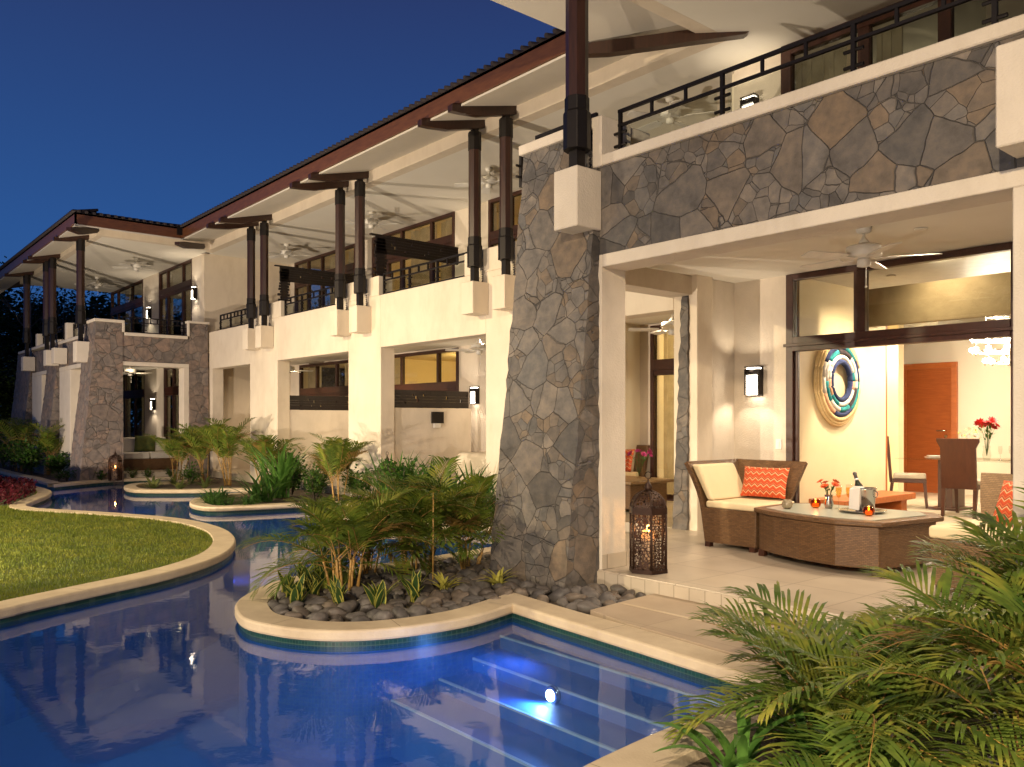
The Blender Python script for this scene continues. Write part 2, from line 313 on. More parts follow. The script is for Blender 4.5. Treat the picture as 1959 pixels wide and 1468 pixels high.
def pillow_mat():
    m, nt, b = newmat('pillow_weave')
    co = coords(nt, (1, 1, 1), 'obj'); s = nt.nodes.new('ShaderNodeSeparateXYZ'); nt.links.new(co, s.inputs[0])
    wv = node(nt, 'ShaderNodeTexWave', Scale=4.5, Distortion=0.0); wv.wave_profile = 'TRI'; wv.bands_direction = 'X'; nt.links.new(co, wv.inputs['Vector'])
    a = nt.nodes.new('ShaderNodeMath'); a.operation = 'MULTIPLY_ADD'; nt.links.new(wv.outputs['Fac'], a.inputs[0]); a.inputs[1].default_value = 0.03; nt.links.new(s.outputs[2], a.inputs[2])
    f = nt.nodes.new('ShaderNodeMath'); f.operation = 'MULTIPLY'; f.inputs[1].default_value = 15.0; nt.links.new(a.outputs[0], f.inputs[0])
    fr = nt.nodes.new('ShaderNodeMath'); fr.operation = 'FRACT'; nt.links.new(f.outputs[0], fr.inputs[0])
    nt.links.new(ramp(nt, fr.outputs[0], [(0.0, (0.60, 0.07, 0.015)), (0.30, (0.55, 0.09, 0.02)), (0.42, (0.80, 0.55, 0.30)), (0.55, (0.28, 0.02, 0.012)), (0.75, (0.62, 0.16, 0.05)), (1.0, (0.40, 0.03, 0.02))]), b.inputs['Base Color'])
    b.inputs['Roughness'].default_value = 0.9
pillow_mat()

def glass_mat(name, tint=(0.93, 0.95, 0.93), ior=1.5, gl=1.0, rough=0.0):
    m, nt, b = newmat(name)
    t = nt.nodes.new('ShaderNodeBsdfTransparent'); t.inputs[0].default_value = (*tint, 1)
    g = nt.nodes.new('ShaderNodeBsdfGlossy'); g.inputs['Roughness'].default_value = rough; g.inputs[0].default_value = (gl, gl, gl, 1)
    f = nt.nodes.new('ShaderNodeFresnel'); f.inputs[0].default_value = ior
    ge = nt.nodes.new('ShaderNodeNewGeometry'); sb = nt.nodes.new('ShaderNodeMath'); sb.operation = 'SUBTRACT'; sb.inputs[0].default_value = 1.0; nt.links.new(ge.outputs['Backfacing'], sb.inputs[1])
    ml = nt.nodes.new('ShaderNodeMath'); ml.operation = 'MULTIPLY'; nt.links.new(f.outputs[0], ml.inputs[0]); nt.links.new(sb.outputs[0], ml.inputs[1])
    mx = nt.nodes.new('ShaderNodeMixShader'); nt.links.new(ml.outputs[0], mx.inputs[0]); nt.links.new(t.outputs[0], mx.inputs[1]); nt.links.new(g.outputs[0], mx.inputs[2])
    nt.links.new(mx.outputs[0], nt.nodes['Material Output'].inputs[0])
    return m, nt, g, f
glass_mat('window_glass', (0.80, 0.80, 0.76), 1.55)
glass_mat('rail_glass', (0.88, 0.90, 0.88), 1.12)
glass_mat('clear_glass', (0.90, 0.92, 0.90), 1.6)
glass_mat('champagne', (0.95, 0.75, 0.35), 1.4)
# water
m, nt, g, f = glass_mat('pool_water', (0.74, 0.88, 1.0), 1.28)
co = coords(nt, (1.0, 1.0, 1.0))
n = node(nt, 'ShaderNodeTexNoise', Scale=3.5, Detail=3.5, Roughness=0.6); nt.links.new(co, n.inputs['Vector'])
bp = nt.nodes.new('ShaderNodeBump'); bp.inputs['Strength'].default_value = 0.10; bp.inputs['Distance'].default_value = 0.010
nt.links.new(n.outputs['Fac'], bp.inputs['Height']); nt.links.new(bp.outputs[0], g.inputs['Normal'])
g.inputs['Roughness'].default_value = 0.03
# part of the light scatters in the blue water itself
mo = nt.nodes['Material Output']; old = mo.inputs[0].links[0].from_node
tr_ = old.inputs[1].links[0].from_node
df = nt.nodes.new('ShaderNodeBsdfDiffuse'); df.inputs[0].default_value = (0.030, 0.125, 0.46, 1)
tl = nt.nodes.new('ShaderNodeBsdfTranslucent'); tl.inputs[0].default_value = (0.06, 0.22, 0.70, 1)
a1 = nt.nodes.new('ShaderNodeMixShader'); a1.inputs[0].default_value = 0.5; nt.links.new(df.outputs[0], a1.inputs[1]); nt.links.new(tl.outputs[0], a1.inputs[2])
a2 = nt.nodes.new('ShaderNodeMixShader'); a2.inputs[0].default_value = 0.30; nt.links.new(tr_.outputs[0], a2.inputs[1]); nt.links.new(a1.outputs[0], a2.inputs[2])
nt.links.new(a2.outputs[0], old.inputs[1])

def pierced(name, base, scale, thr, kind='voronoi'):
    m, nt, b = newmat(name)
    b.inputs['Base Color'].default_value = (*base, 1); b.inputs['Roughness'].default_value = 0.5; b.inputs['Metallic'].default_value = 0.4
    co = coords(nt, (1, 1, 1), 'obj')
    v = node(nt, 'ShaderNodeTexVoronoi', Scale=scale); v.feature = 'DISTANCE_TO_EDGE'; v.inputs['Randomness'].default_value = 0.55
    nt.links.new(co, v.inputs['Vector'])
    lt = nt.nodes.new('ShaderNodeMath'); lt.operation = 'LESS_THAN'; lt.inputs[1].default_value = thr; nt.links.new(v.outputs['Distance'], lt.inputs[0])
    t = nt.nodes.new('ShaderNodeBsdfTransparent'); mx = nt.nodes.new('ShaderNodeMixShader')
    nt.links.new(lt.outputs[0], mx.inputs[0]); nt.links.new(t.outputs[0], mx.inputs[1]); nt.links.new(b.outputs[0], mx.inputs[2])
    nt.links.new(mx.outputs[0], nt.nodes['Material Output'].inputs[0])
pierced('lantern_fretwork', (0.05, 0.022, 0.012), 38, 0.125)

# ------------------------------------------------------------------ mesh builder
class MB:
    def __init__(s): s.bm = bmesh.new()
    def box(s, x0, x1, y0, y1, z0, z1, mtx=None, mi=0):
        vs = [s.bm.verts.new((x, y, z)) for x in (x0, x1) for y in (y0, y1) for z in (z0, z1)]
        if mtx: 
            for v in vs: v.co = mtx @ v.co
        for f in ((0, 1, 3, 2), (4, 6, 7, 5), (0, 4, 5, 1), (2, 3, 7, 6), (0, 2, 6, 4), (1, 5, 7, 3)):
            fc = s.bm.faces.new([vs[i] for i in f]); fc.material_index = mi
        return s
    def hexa(s, bot, top, mi=0):      # two 4-point rings
        b = [s.bm.verts.new(p) for p in bot]; t = [s.bm.verts.new(p) for p in top]; n = len(b)
        s.bm.faces.new(b[::-1]).material_index = mi; s.bm.faces.new(t).material_index = mi
        for i in range(n): s.bm.faces.new((b[i], b[(i + 1) % n], t[(i + 1) % n], t[i])).material_index = mi
        return s
    def poly(s, pts, mi=0):
        f = s.bm.faces.new([s.bm.verts.new(p) for p in pts]); f.material_index = mi; return s
    def lathe(s, prof, seg=20, c=(0, 0, 0), mi=0, smooth=True):
        rings = []
        for r, z in prof:
            rings.append([s.bm.verts.new((c[0] + r * math.cos(2 * math.pi * i / seg), c[1] + r * math.sin(2 * math.pi * i / seg), c[2] + z)) for i in range(seg)])
        for a, b in zip(rings, rings[1:]):
            for i in range(seg):
                f = s.bm.faces.new((a[i], a[(i + 1) % seg], b[(i + 1) % seg], b[i])); f.smooth = smooth; f.material_index = mi
        s.bm.faces.new(rings[0][::-1]).material_index = mi; s.bm.faces.new(rings[-1]).material_index = mi
        return s
    def tube(s, pts, r, seg=8, mi=0, r1=None, cap=True):
        pts = [Vector(p) for p in pts]; n = len(pts); rings = []
        up = Vector((0, 0, 1))
        for i, p in enumerate(pts):
            t = (pts[min(i + 1, n - 1)] - pts[max(i - 1, 0)]).normalized()
            a = t.cross(up) if abs(t.z) < 0.95 else t.cross(Vector((1, 0, 0))); a.normalize(); b = t.cross(a)
            rr = r if r1 is None else r + (r1 - r) * i / (n - 1)
            rings.append([s.bm.verts.new(p + a * rr * math.cos(2 * math.pi * k / seg) + b * rr * math.sin(2 * math.pi * k / seg)) for k in range(seg)])
        for a, b in zip(rings, rings[1:]):
            for k in range(seg):
                f = s.bm.faces.new((a[k], a[(k + 1) % seg], b[(k + 1) % seg], b[k])); f.smooth = True; f.material_index = mi
        if cap:
            s.bm.faces.new(rings[0][::-1]).material_index = mi; s.bm.faces.new(rings[-1]).material_index = mi
        return s
    def ball(s, c, r, sub=2, sc=(1, 1, 1), mi=0):
        g = bmesh.ops.create_icosphere(s.bm, subdivisions=sub, radius=r)
        for v in g['verts']:
            v.co = Vector((v.co.x * sc[0] + c[0], v.co.y * sc[1] + c[1], v.co.z * sc[2] + c[2]))
            for f in v.link_faces: f.smooth = True; f.material_index = mi
        return s
    def pieces(s):
        s.bm.verts.ensure_lookup_table(); seen = set(); out = []
        for v in s.bm.verts:
            if v in seen: continue
            st_ = [v]; isl = []; seen.add(v)
            while st_:
                u = st_.pop(); isl.append(u)
                for e_ in u.link_edges:
                    x_ = e_.other_vert(u)
                    if x_ not in seen: seen.add(x_); st_.append(x_)
            lo = [min(q.co[i] for q in isl) for i in range(3)]; hi = [max(q.co[i] for q in isl) for i in range(3)]; out.append([isl, lo, hi])
        par = list(range(len(out)))
        def find(a):
            while par[a] != a: a = par[a]
            return a
        for a in range(len(out)):
            for b in range(a):
                if all(out[a][1][i] <= out[b][2][i] + 0.006 and out[b][1][i] <= out[a][2][i] + 0.006 for i in range(3)): par[find(a)] = find(b)
        g = {}
        for a in range(len(out)): g.setdefault(find(a), []).extend(out[a][0])
        return list(g.values())
    def build(s, name, mats, parent=None, bevel=0.0, seg=2, loc=None, fix=True):
        if name.split('_')[-1] in ('wall', 'coping', 'surround', 'beam', 'slab', 'ceiling', 'band', 'screen', 'floor', 'clamp', 'panel'):
            ps = s.pieces(); o = None
            if len(ps) > 1:
                for grp in ps[1:]:
                    t_ = MB(); mp_ = {v: t_.bm.verts.new(v.co) for v in grp}; fs = {f for v in grp for f in v.link_faces}
                    for f in fs: nf_ = t_.bm.faces.new([mp_[v] for v in f.verts]); nf_.material_index = f.material_index
                    t_._one(name, mats, parent, bevel, seg, loc, fix)
                for grp in ps[1:]:
                    for v in grp: s.bm.verts.remove(v)
        return s._one(name, mats, parent, bevel, seg, loc, fix)
    def _one(s, name, mats, parent=None, bevel=0.0, seg=2, loc=None, fix=True):
        me = bpy.data.meshes.new(name)
        if fix: bmesh.ops.recalc_face_normals(s.bm, faces=s.bm.faces)
        s.bm.to_mesh(me); s.bm.free()
        o = bpy.data.objects.new(name, me); COL.objects.link(o)
        for mm in (mats if isinstance(mats, (list, tuple)) else [mats]): me.materials.append(MATS[mm])
        if parent: o.parent = parent
        if loc: o.location = loc
        if bevel:
            md = o.modifiers.new('bevel', 'BEVEL'); md.width = bevel; md.segments = seg; md.limit_method = 'ANGLE'; md.angle_limit = R(40)
        return o
def raw(name, verts, faces, mats, parent=None, mis=None, smooth=False):
    me = bpy.data.meshes.new(name); me.from_pydata(verts, [], faces); me.update()
    o = bpy.data.objects.new(name, me); COL.objects.link(o)
    for mm in (mats if isinstance(mats, (list, tuple)) else [mats]): me.materials.append(MATS[mm])
    if mis: me.polygons.foreach_set('material_index', mis)
    if smooth: me.polygons.foreach_set('use_smooth', [True] * len(faces))
    if parent: o.parent = parent
    return o
def tag(o, label=None, cat=None, group=None, kind=None):
    if label: o['label'] = label
    if cat: o['category'] = cat
    if group: o['group'] = group
    if kind: o['kind'] = kind
    return o
def thing(name, label, cat, loc=(0, 0, 0), rz=0.0, group=None):
    o = bpy.data.objects.new(name, None); COL.objects.link(o); o.empty_display_size = 0.2
    o.location = loc; o.rotation_euler = (0, 0, rz); return tag(o, label, cat, group)
def dup(root, loc, rz=0.0, label=None, scale=None):
    r = root.copy(); COL.objects.link(r); r.location = loc; r.rotation_euler = (0, 0, rz)
    if label: r['label'] = label
    if scale: r.scale = (scale,) * 3
    for ch in list(root.children):
        c = ch.copy(); COL.objects.link(c); c.parent = r
        for g in list(ch.children):
            d = g.copy(); COL.objects.link(d); d.parent = c
    return r
def catmull(pts, n=6):
    out = []; P = [Vector((p[0], p[1])) for p in pts]; m = len(P)
    for i in range(m - 1):
        p0 = P[max(i - 1, 0)]; p1 = P[i]; p2 = P[i + 1]; p3 = P[min(i + 2, m - 1)]
        for k in range(n):
            t = k / n
            out.append(0.5 * ((2 * p1) + (-p0 + p2) * t + (2 * p0 - 5 * p1 + 4 * p2 - p3) * t * t + (-p0 + 3 * p1 - 3 * p2 + p3) * t ** 3))
    out.append(P[-1]); return out
def offset(path, d):        # to the left of travel for d > 0
    n = len(path); out = []
    for i in range(n):
        a = (path[i] - path[i - 1]).normalized() if i > 0 else None
        b = (path[i + 1] - path[i]).normalized() if i < n - 1 else None
        a = a or b; b = b or a
        na = Vector((-a.y, a.x)); nb = Vector((-b.y, b.x)); m = (na + nb)
        if m.length < 1e-4: m = na
        m.normalize(); k = 1.0 / max(0.45, m.dot(na))
        out.append(path[i] + m * d * k)
    return out
def prism(name, pts, z0, z1, mats, parent=None, side_mi=0, bevel=0):
    tri = tessellate_polygon([[Vector((p[0], p[1], 0)) for p in pts]])
    n = len(pts); V = [(p[0], p[1], z1) for p in pts] + [(p[0], p[1], z0) for p in pts]
    F = [tuple(t) for t in tri]; mi = [0] * len(F)
    for i in range(n):
        j = (i + 1) % n; F.append((i, j, n + j, n + i)); mi.append(side_mi)
    o = raw(name, V, F, mats, parent, mi)
    bm = bmesh.new(); bm.from_mesh(o.data); bmesh.ops.recalc_face_normals(bm, faces=bm.faces); bm.to_mesh(o.data); bm.free()
    return o
def inside(x, y, poly):
    c = False; j = len(poly) - 1
    for i in range(len(poly)):
        xi, yi = poly[i][0], poly[i][1]; xj, yj = poly[j][0], poly[j][1]
        if (yi > y) != (yj > y) and x < (xj - xi) * (y - yi) / (yj - yi) + xi: c = not c
        j = i
    return c

# ================================================================== POOL, LAND, LAWN
DZ = -0.11; WZ = -0.23
far_a = catmull([(-34, 4.3), (-28, 4.15), (-24.77, 4.15), (-23.2, 4.2), (-20.6, 4.18)], 4)
far_b = catmull([(-20.6, 4.18), (-20.95, 4.67), (-21.35, 5.25), (-21.5, 5.9), (-21.4, 6.6), (-20.9, 7.15), (-20.2, 6.9), (-19.95, 6.3), (-19.83, 5.65), (-19.28, 5.29), (-18.6, 5.12), (-18.0, 5.13), (-17.6, 5.45), (-17.15, 6.05), (-17.0, 6.6),
                 (-16.6, 7.0), (-16.0, 6.7), (-15.75, 6.0), (-15.3, 5.45), (-14.75, 5.12), (-14.12, 4.95), (-13.55, 5.02), (-13.3, 5.6), (-13.1, 6.5), (-12.8, 7.0), (-12.2, 6.8), (-11.4, 6.15), (-10.7, 5.95), (-9.8, 6.25), (-8.8, 6.9),
                 (-7.8, 7.15), (-7.2, 6.75), (-7.25, 5.9), (-7.16, 5.1), (-7.10, 4.5), (-7.10, 3.85), (-7.06, 3.45), (-6.93, 3.15), (-6.70, 2.86), (-6.40, 2.60), (-6.12, 2.46), (-5.76, 2.38), (-5.46, 2.44), (-5.2, 2.56), (-5.0, 2.74),
                 (-4.86, 2.98), (-4.78, 3.3), (-4.77, 3.7), (-4.88, 4.15)], 5)
right_a = catmull([(-4.88, 4.15), (-4.45, 4.11), (-3.88, 4.07), (-3.47, 4.04), (-3.11, 4.01), (-2.8, 3.99), (-2.56, 3.96)], 3)
right_b = catmull([(-2.56, 3.96), (-2.50, 3.65), (-2.46, 3.3), (-2.46, 3.0), (-2.44, 2.7), (-2.40, 2.35), (-2.3, 1.8), (-2.1, 1.0), (-1.8, 0.0), (-1.5, -3.2)], 4)
shore = far_a[:-1] + far_b[:-1] + right_a[:-1] + right_b
lawn_path = catmull([(-6.2, -3.2), (-6.55, -1.0), (-6.95, 0.4), (-7.21, 1.1), (-7.34, 1.32), (-7.53, 1.70), (-7.70, 2.05), (-7.84, 2.35), (-8.05, 2.69), (-8.39, 3.10), (-8.85, 3.48), (-9.55, 3.85), (-10.34, 4.10), (-11.03, 4.20), (-11.75, 4.20), (-12.4, 4.10), (-13.1, 3.86), (-13.93, 3.50), (-14.6, 3.16), (-15.2, 2.86)], 5)
bed_path = catmull([(-15.2, 2.86), (-15.8, 2.80), (-16.5, 3.02), (-17.85, 3.54), (-18.6, 3.74), (-19.23, 3.80), (-20.26, 3.78), (-21.1, 3.6), (-22.0, 3.2), (-24, 2.6), (-30, 2.0)], 5)
lawn_shore = lawn_path[:-1] + bed_path

def land(path, closing, name, ztop, m_top, off_sign):
    inner = offset(path, 0.03 * off_sign)
    pts = inner + [Vector(p) for p in closing]
    return prism(name, pts, -1.2, ztop, [m_top, 'pool_tile'], None, 1)
main_land = land(shore, [(16, -3.2), (16, 40), (-60, 40), (-60, 5)], 'ground', -0.165, 'soil', 1)
tag(main_land, kind='structure')
lawn_land = land(lawn_shore, [(-34, 1.6), (-60, 0), (-60, -40), (0, -40), (-6.0, -12)], 'lawn_bank', -0.135, 'lawn_soil', 1)
tag(lawn_land, kind='structure')
far_ground = MB(); far_ground.box(-400, 400, -400, 400, -1.6, -1.5); tag(far_ground.build('terrain', 'soil'), kind='structure')
bsn = MB(); bsn.box(-60, 16, -40, 12, -1.05, -1.0); tag(bsn.build('pool_floor', 'pool_plaster'), kind='structure')
wat = MB(); wat.poly([(-60, -40, WZ), (16, -40, WZ), (16, 8, WZ), (-60, 8, WZ)]); tag(wat.build('pool_water', 'pool_water', fix=False), kind='structure')

def sweep(path, prof, sgn, name, mats, mi=None, width=None):
    rows = []
    for d, z in prof:
        p = offset(path, d * sgn); rows.append([(q.x, q.y, z) for q in p])
    V = [v for r in rows for v in r]; n = len(path); F = []; M = []
    for a in range(len(prof) - 1):
        for i in range(n - 1):
            F.append((a * n + i, a * n + i + 1, (a + 1) * n + i + 1, (a + 1) * n + i)); M.append(mi[a] if mi else 0)
    return raw(name, V, F, mats, None, M, False)
cprof = lambda wd: [(0.05, -0.187), (0.006, -0.185), (0.0, -0.172), (0.0, -0.128), (0.006, -0.116), (0.018, -0.110), (wd, -0.110), (wd + 0.004, -0.114), (wd + 0.004, -0.19)]
tag(sweep(far_a[:-1] + far_b + right_a[1:] + right_b[1:], cprof(0.24), 1, 'pool_coping', 'coping_stone'), kind='structure')
tag(sweep(lawn_shore, cprof(0.25), 1, 'pool_coping', 'coping_stone'), kind='structure')
tag(sweep(shore, [(0.026, -0.18), (0.026, -0.262)], 1, 'waterline_band', 'waterline_tile'), kind='structure')
tag(sweep(lawn_shore, [(0.026, -0.18), (0.026, -0.262)], 1, 'waterline_band', 'waterline_tile'), kind='structure')
def joints(path, wd, name):
    jm = MB(); acc = 0.0; inner = offset(path, wd)
    for i in range(1, len(path)):
        acc += (path[i] - path[i - 1]).length
        if acc > 0.92 and i < len(path) - 1:
            acc = 0.0; t_ = (path[i + 1] - path[i - 1]).normalized() * 0.0025; a = path[i]; c_ = inner[i]
            a2 = a + (c_ - a).normalized() * 0.012
            jm.poly([(a2.x - t_.x, a2.y - t_.y, -0.1092), (c_.x - t_.x, c_.y - t_.y, -0.1092), (c_.x + t_.x, c_.y + t_.y, -0.1092), (a2.x + t_.x, a2.y + t_.y, -0.1092)])
    tag(jm.build(name, 'joint_grout', fix=False), kind='structure')
joints(far_b + right_a[1:] + right_b[1:], 0.24, 'coping_joints'); joints(lawn_shore, 0.25, 'coping_joints')
# underwater stairs along the deck
st = MB(); nz = MB()
for y, z in ((4.02, -0.335), (3.70, -0.43), (3.40, -0.52), (3.05, -0.61)):
    st.box(-7.3, -2.2, y, 4.5, z - 0.5, z); nz.box(-7.3, -2.2, y - 0.004, y + 0.014, z - 0.010, z + 0.004)
tag(st.build('pool_steps', 'pool_plaster'), kind='structure'); tag(nz.build('pool_step_edging', 'step_nosing'), kind='structure')
# the lit pool lamp in the stair riser
pl = thing('pool_light', 'bright round underwater pool light glowing on the steps', 'pool light', (-3.93, 3.68, -0.475))
q = MB(); q.tube([(0, 0.02, 0), (0, -0.02, 0)], 0.060, 20); q.build('bezel', 'chrome', pl)
q = MB(); q.tube([(0, -0.018, 0), (0, -0.024, 0)], 0.038, 20); q.build('lens', 'pool_light_glow', pl)

# deck, step, patio
dk = [(-4.33, 4.44), (-3.88, 4.34), (-3.1, 4.28), (-2.55, 4.24), (-2.30, 4.05), (-2.20, 4.62), (-1.2, 4.62), (2, 4.62), (2, 5.40), (-4.42, 5.40)]
tag(prism('pool_deck', dk, -0.2, -0.106, ['deck_tile']), kind='structure')
q = MB(); q.box(-4.34, -1.6, 4.770, 4.800, -0.1045, -0.1015); tag(q.build('deck_joint', 'coping_stone'), kind='structure')
pt = MB(); pt.box(-5.05, 3.5, 5.27, 8.85, -0.20, 0.0); tag(pt.build('patio_floor', 'patio_tile', bevel=0.006), kind='structure')
pt = MB(); pt.box(-5.046, 3.5, 5.258, 5.2695, -0.2, -0.012); tag(pt.build('patio_step', 'riser_tile'), kind='structure')
pt = MB(); pt.box(-6.45, -5.052, 5.6, 8.85, -0.20, -0.001); pt.box(-9.8, -6.452, 8.02, 8.85, -0.2, -0.0015); pt.box(-22.2, -5.4, 8.852, 10.6, -0.2, -0.002); pt.box(-22.2, -9.802, 8.02, 8.85, -0.2, -0.003)
tag(pt.build('patio_floor', 'patio_tile'), kind='structure')
pt = MB(); pt.box(-9, 3.5, 8.853, 15.6, -0.2, -0.0005); tag(pt.build('room_floor', 'room_tile'), kind='structure')

# lawn grass
rg = random.Random(3)
lp = [(p.x, p.y) for p in offset(lawn_shore, 0.26)] + [(-30, 1.4), (-34, -3), (-10, -6), (-6.4, -3.2)]
bed_in = [(-15.9, 2.70), (-16.4, 2.75), (-17.8, 3.25), (-18.6, 3.46), (-19.3, 3.55), (-20.26, 3.52), (-21.1, 3.3), (-22, 2.9), (-24, 2.3), (-26, 1.9), (-22, 1.0), (-17.5, 1.3), (-16.2, 2.1)]
V = []; F = []
def blade(x, y, z, h, wd):
    a = rg.uniform(0, 6.283); dx = math.cos(a) * wd; dy = math.sin(a) * wd; ln = rg.uniform(0.1, 0.7) * h; b = rg.uniform(0, 6.283)
    i = len(V); V.extend(((x - dx, y - dy, z), (x + dx, y + dy, z), (x + math.cos(b) * ln, y + math.sin(b) * ln, z + h))); F.append((i, i + 1, i + 2))
cnt = 0
while cnt < 120000:
    t = rg.random() ** 1.4; x = -6.4 - t * 12.6; y = rg.uniform(-1.4, 4.1)
    if inside(x, y, lp) and not inside(x, y, bed_in):
        k = 1.0 + 0.06 * (-x - 7); blade(x, y, -0.137, rg.uniform(0.018, 0.040) * k ** 0.5, 0.0035 * k); cnt += 1
tag(raw('lawn_grass', V, F, 'grass_blade'), 'short trimmed green lawn on the bank inside the curved coping', 'lawn', kind='stuff')
# red bed
V = []; F = []
def leafquad(V, F, p, d, ln, wd, up=Vector((0, 0, 1)), fold=0.0):
    d = d.normalized(); s = d.cross(up)
    if s.length < 1e-3: s = Vector((1, 0, 0))
    s.normalize(); i = len(V); m = p + d * ln * 0.5 - up * fold * ln
    V.extend((tuple(p), tuple(m + s * wd), tuple(p + d * ln), tuple(m - s * wd))); F.append((i, i + 1, i + 2, i + 3))
c = 0
while c < 7000:
    x = rg.uniform(-24, -15.9); y = rg.uniform(1.0, 3.6)
    if inside(x, y, bed_in):
        leafquad(V, F, Vector((x, y, -0.12 + rg.random() * 0.20)), Vector((rg.uniform(-1, 1), rg.uniform(-1, 1), rg.uniform(0.1, 1.2))), rg.uniform(0.06, 0.10), 0.025); c += 1
tag(raw('red_bedding_leaves', V, F, 'red_leaf'), 'dense dark red low bedding plants inside the far end of the lawn coping', 'bedding plants', kind='stuff')

# ================================================================== THE BUILDING
bld = thing('resort_building', 'two storey cream stucco resort building with flagstone piers and timber posts beside the pool', 'building')
LZ, CZ, PZ, RZ = 2.64, 2.87, 3.60, 5.74        # lintel, ground ceiling, parapet, upper ceiling

def wall_openings(mb, x0, x1, ya, yb, z0, z1, ops, mi=0):
    """wall along X with openings (xa, xb, za, zb)"""
    xs = x0
    for xa, xb, za, zb in sorted(ops):
        if xa > xs: mb.box(xs, xa, ya, yb, z0, z1, None, mi)
        if za > z0: mb.box(xa, xb, ya, yb, z0, za, None, mi)
        if zb < z1: mb.box(xa, xb, ya, yb, zb, z1, None, mi)
        xs = xb
    if xs < x1: mb.box(xs, x1, ya, yb, z0, z1, None, mi)

def facing_window(name, x0, x1, z0, z1, y, cols, zt, parent=bld, curtain=(), fr=0.07, low_cols=None, d=0.10, glass='window_glass', door=True):
    """window wall facing -Y: frame (part) > pane, curtain"""
    f = MB()
    f.box(x0, x0 + fr, y - d / 2, y + d / 2, z0, z1); f.box(x1 - fr, x1, y - d / 2, y + d / 2, z0, z1)
    f.box(x0 + fr, x1 - fr, y - d / 2, y + d / 2, z1 - fr, z1)
    if zt: f.box(x0 + fr, x1 - fr, y - d / 2 - 0.01, y + d / 2 + 0.01, zt - 0.085, zt + 0.085)
    for c in cols: f.box(c - fr / 2, c + fr / 2, y - d / 2 + 0.004, y + d / 2 - 0.004, (zt + 0.085) if zt else z0, z1 - fr)
    if door and zt:
        for c in (low_cols or cols):
            f.box(c - fr * 0.8, c + fr * 0.8, y - d / 2 + 0.006, y + d / 2 - 0.006, z0, zt - 0.085)
        f.box(x0 + fr, x1 - fr, y - d / 2 + 0.01, y + d / 2 - 0.01, z0, z0 + 0.10); f.box(x0 + fr, x1 - fr, y - d / 2 + 0.01, y + d / 2 - 0.01, zt - 0.17, zt - 0.085)
    o = f.build(name, 'frame_wood', parent, 0.004, 1)
    g = MB(); g.box(x0 + fr, x1 - fr, y - 0.006, y + 0.006, z0, z1 - fr); g.build('pane', glass, o)
    for a, b in curtain:
        cm = MB(); n = max(8, int((b - a) / 0.045)); pts = [(a + (b - a) * i / n, y + 0.16 + 0.03 * math.sin(i * 2.1) + 0.012 * math.sin(i * 0.9)) for i in range(n + 1)]
        for p, r_ in zip(pts, pts[1:]):
            cm.poly([(p[0], p[1], z0), (r_[0], r_[1], z0), (r_[0], r_[1], z1 - fr), (p[0], p[1], z1 - fr)])
        cm.build('curtain', 'curtain', o)
    return o

# ---- central wing, facade plane Y = 8
w = MB()
ops = [(-21.4, -19.0, -0.2, LZ), (-17.5, -14.32, -0.2, LZ), (-13.13, -10.05, -0.2, LZ), (-9.0, -6.40, -0.2, LZ)]
wall_openings(w, -21.62, -6.05, 8.0, 8.30, -0.3, PZ, ops)
for a, b in ((-19.05, -17.33), (-14.85, -13.2), (-10.6, -8.95)):
    w.box(a, b, 8.0, 8.30, PZ, 3.96)
w.build('facade_wall', 'stucco', bld, 0.012, 2)
bx = MB()
for x in (-9.37, -10.12, -13.6, -14.35, -17.83, -18.55):
    bx.box(x - 0.145, x + 0.145, 7.69, 7.998, 2.93, 3.42)
    bx.build('post_plinth', 'stucco', bld, 0.008, 1); bx = MB()
cl = MB(); cl.box(-22.2, -6.15, 8.302, 10.5, CZ, 3.10); cl.build('balcony_slab', 'ceiling_paint', bld)
cl = MB(); cl.box(-22.2, -5.72, 8.201, 10.5, RZ, RZ + 0.1); cl.build('balcony_ceiling', 'ceiling_paint', bld)
bm_ = MB(); bm_.box(-21.9, -5.72, 8.0, 8.2, RZ, 6.1); bm_.build('eaves_beam', 'stucco', bld)
# back walls + windows
w = MB()
gops = [(-21.5, -18.4, 0, CZ), (-17.4, -14.1, 0, CZ), (-11.6, -8.9 + 0.0, 0, CZ)]
wall_openings(w, -22.3, -6.45, 10.5, 10.7, 0, CZ, [(-21.5, -18.4, 0, 2.84), (-17.4, -14.1, 0, 2.84), (-8.86, -6.55, 0, 2.84)])
wall_openings(w, -22.3, -6.45, 10.5, 10.7, 3.10, RZ, [(-21.8, -18.4, 3.1, RZ), (-17.6, -14.24, 3.1, RZ), (-13.08, -9.7, 3.1, RZ)])
w.build('back_wall', 'stucco_pale', bld)
w = MB()
w.box(-22.3, -22.1, 8.05, 10.5, 3.1, RZ); w.box(-22.3, -22.1, 8.05, 10.5, 0, CZ)
w.build('side_wall', 'stucco', bld)
w = MB()
for x in (-17.52, -13.22):
    w.box(x - 0.09, x, 8.302, 10.15, 0, 1.54)
w.build('courtyard_wall', 'stucco_pale', bld)
w = MB()
for x in (-17.50, -13.36, -9.8): w.box(x - 0.12, x, 8.302, 10.5, 3.1, 3.62) if x == -9.8 else None
w.box(-9.72, -9.6, 9.2, 10.5, 3.1, RZ)
w.build('partition_wall', 'stucco_pale', bld)
facing_window('window', -21.5, -18.4, 0.02, 2.84, 10.52, (-20.5, -19.4), 2.1, curtain=((-21.4, -20.6), (-19.3, -18.5)), low_cols=(-20.5, -19.95, -19.4))
facing_window('window', -17.4, -14.1, 0.02, 2.84, 10.52, (-16.3, -14.85), 2.05, curtain=((-17.3, -16.6),), low_cols=(-16.3, -15.6, -14.85))
facing_window('window', -8.86, -6.56, 0.02, 2.84, 10.52, (-8.2,), 2.20, curtain=((-8.75, -8.35),), low_cols=(-7.3,))
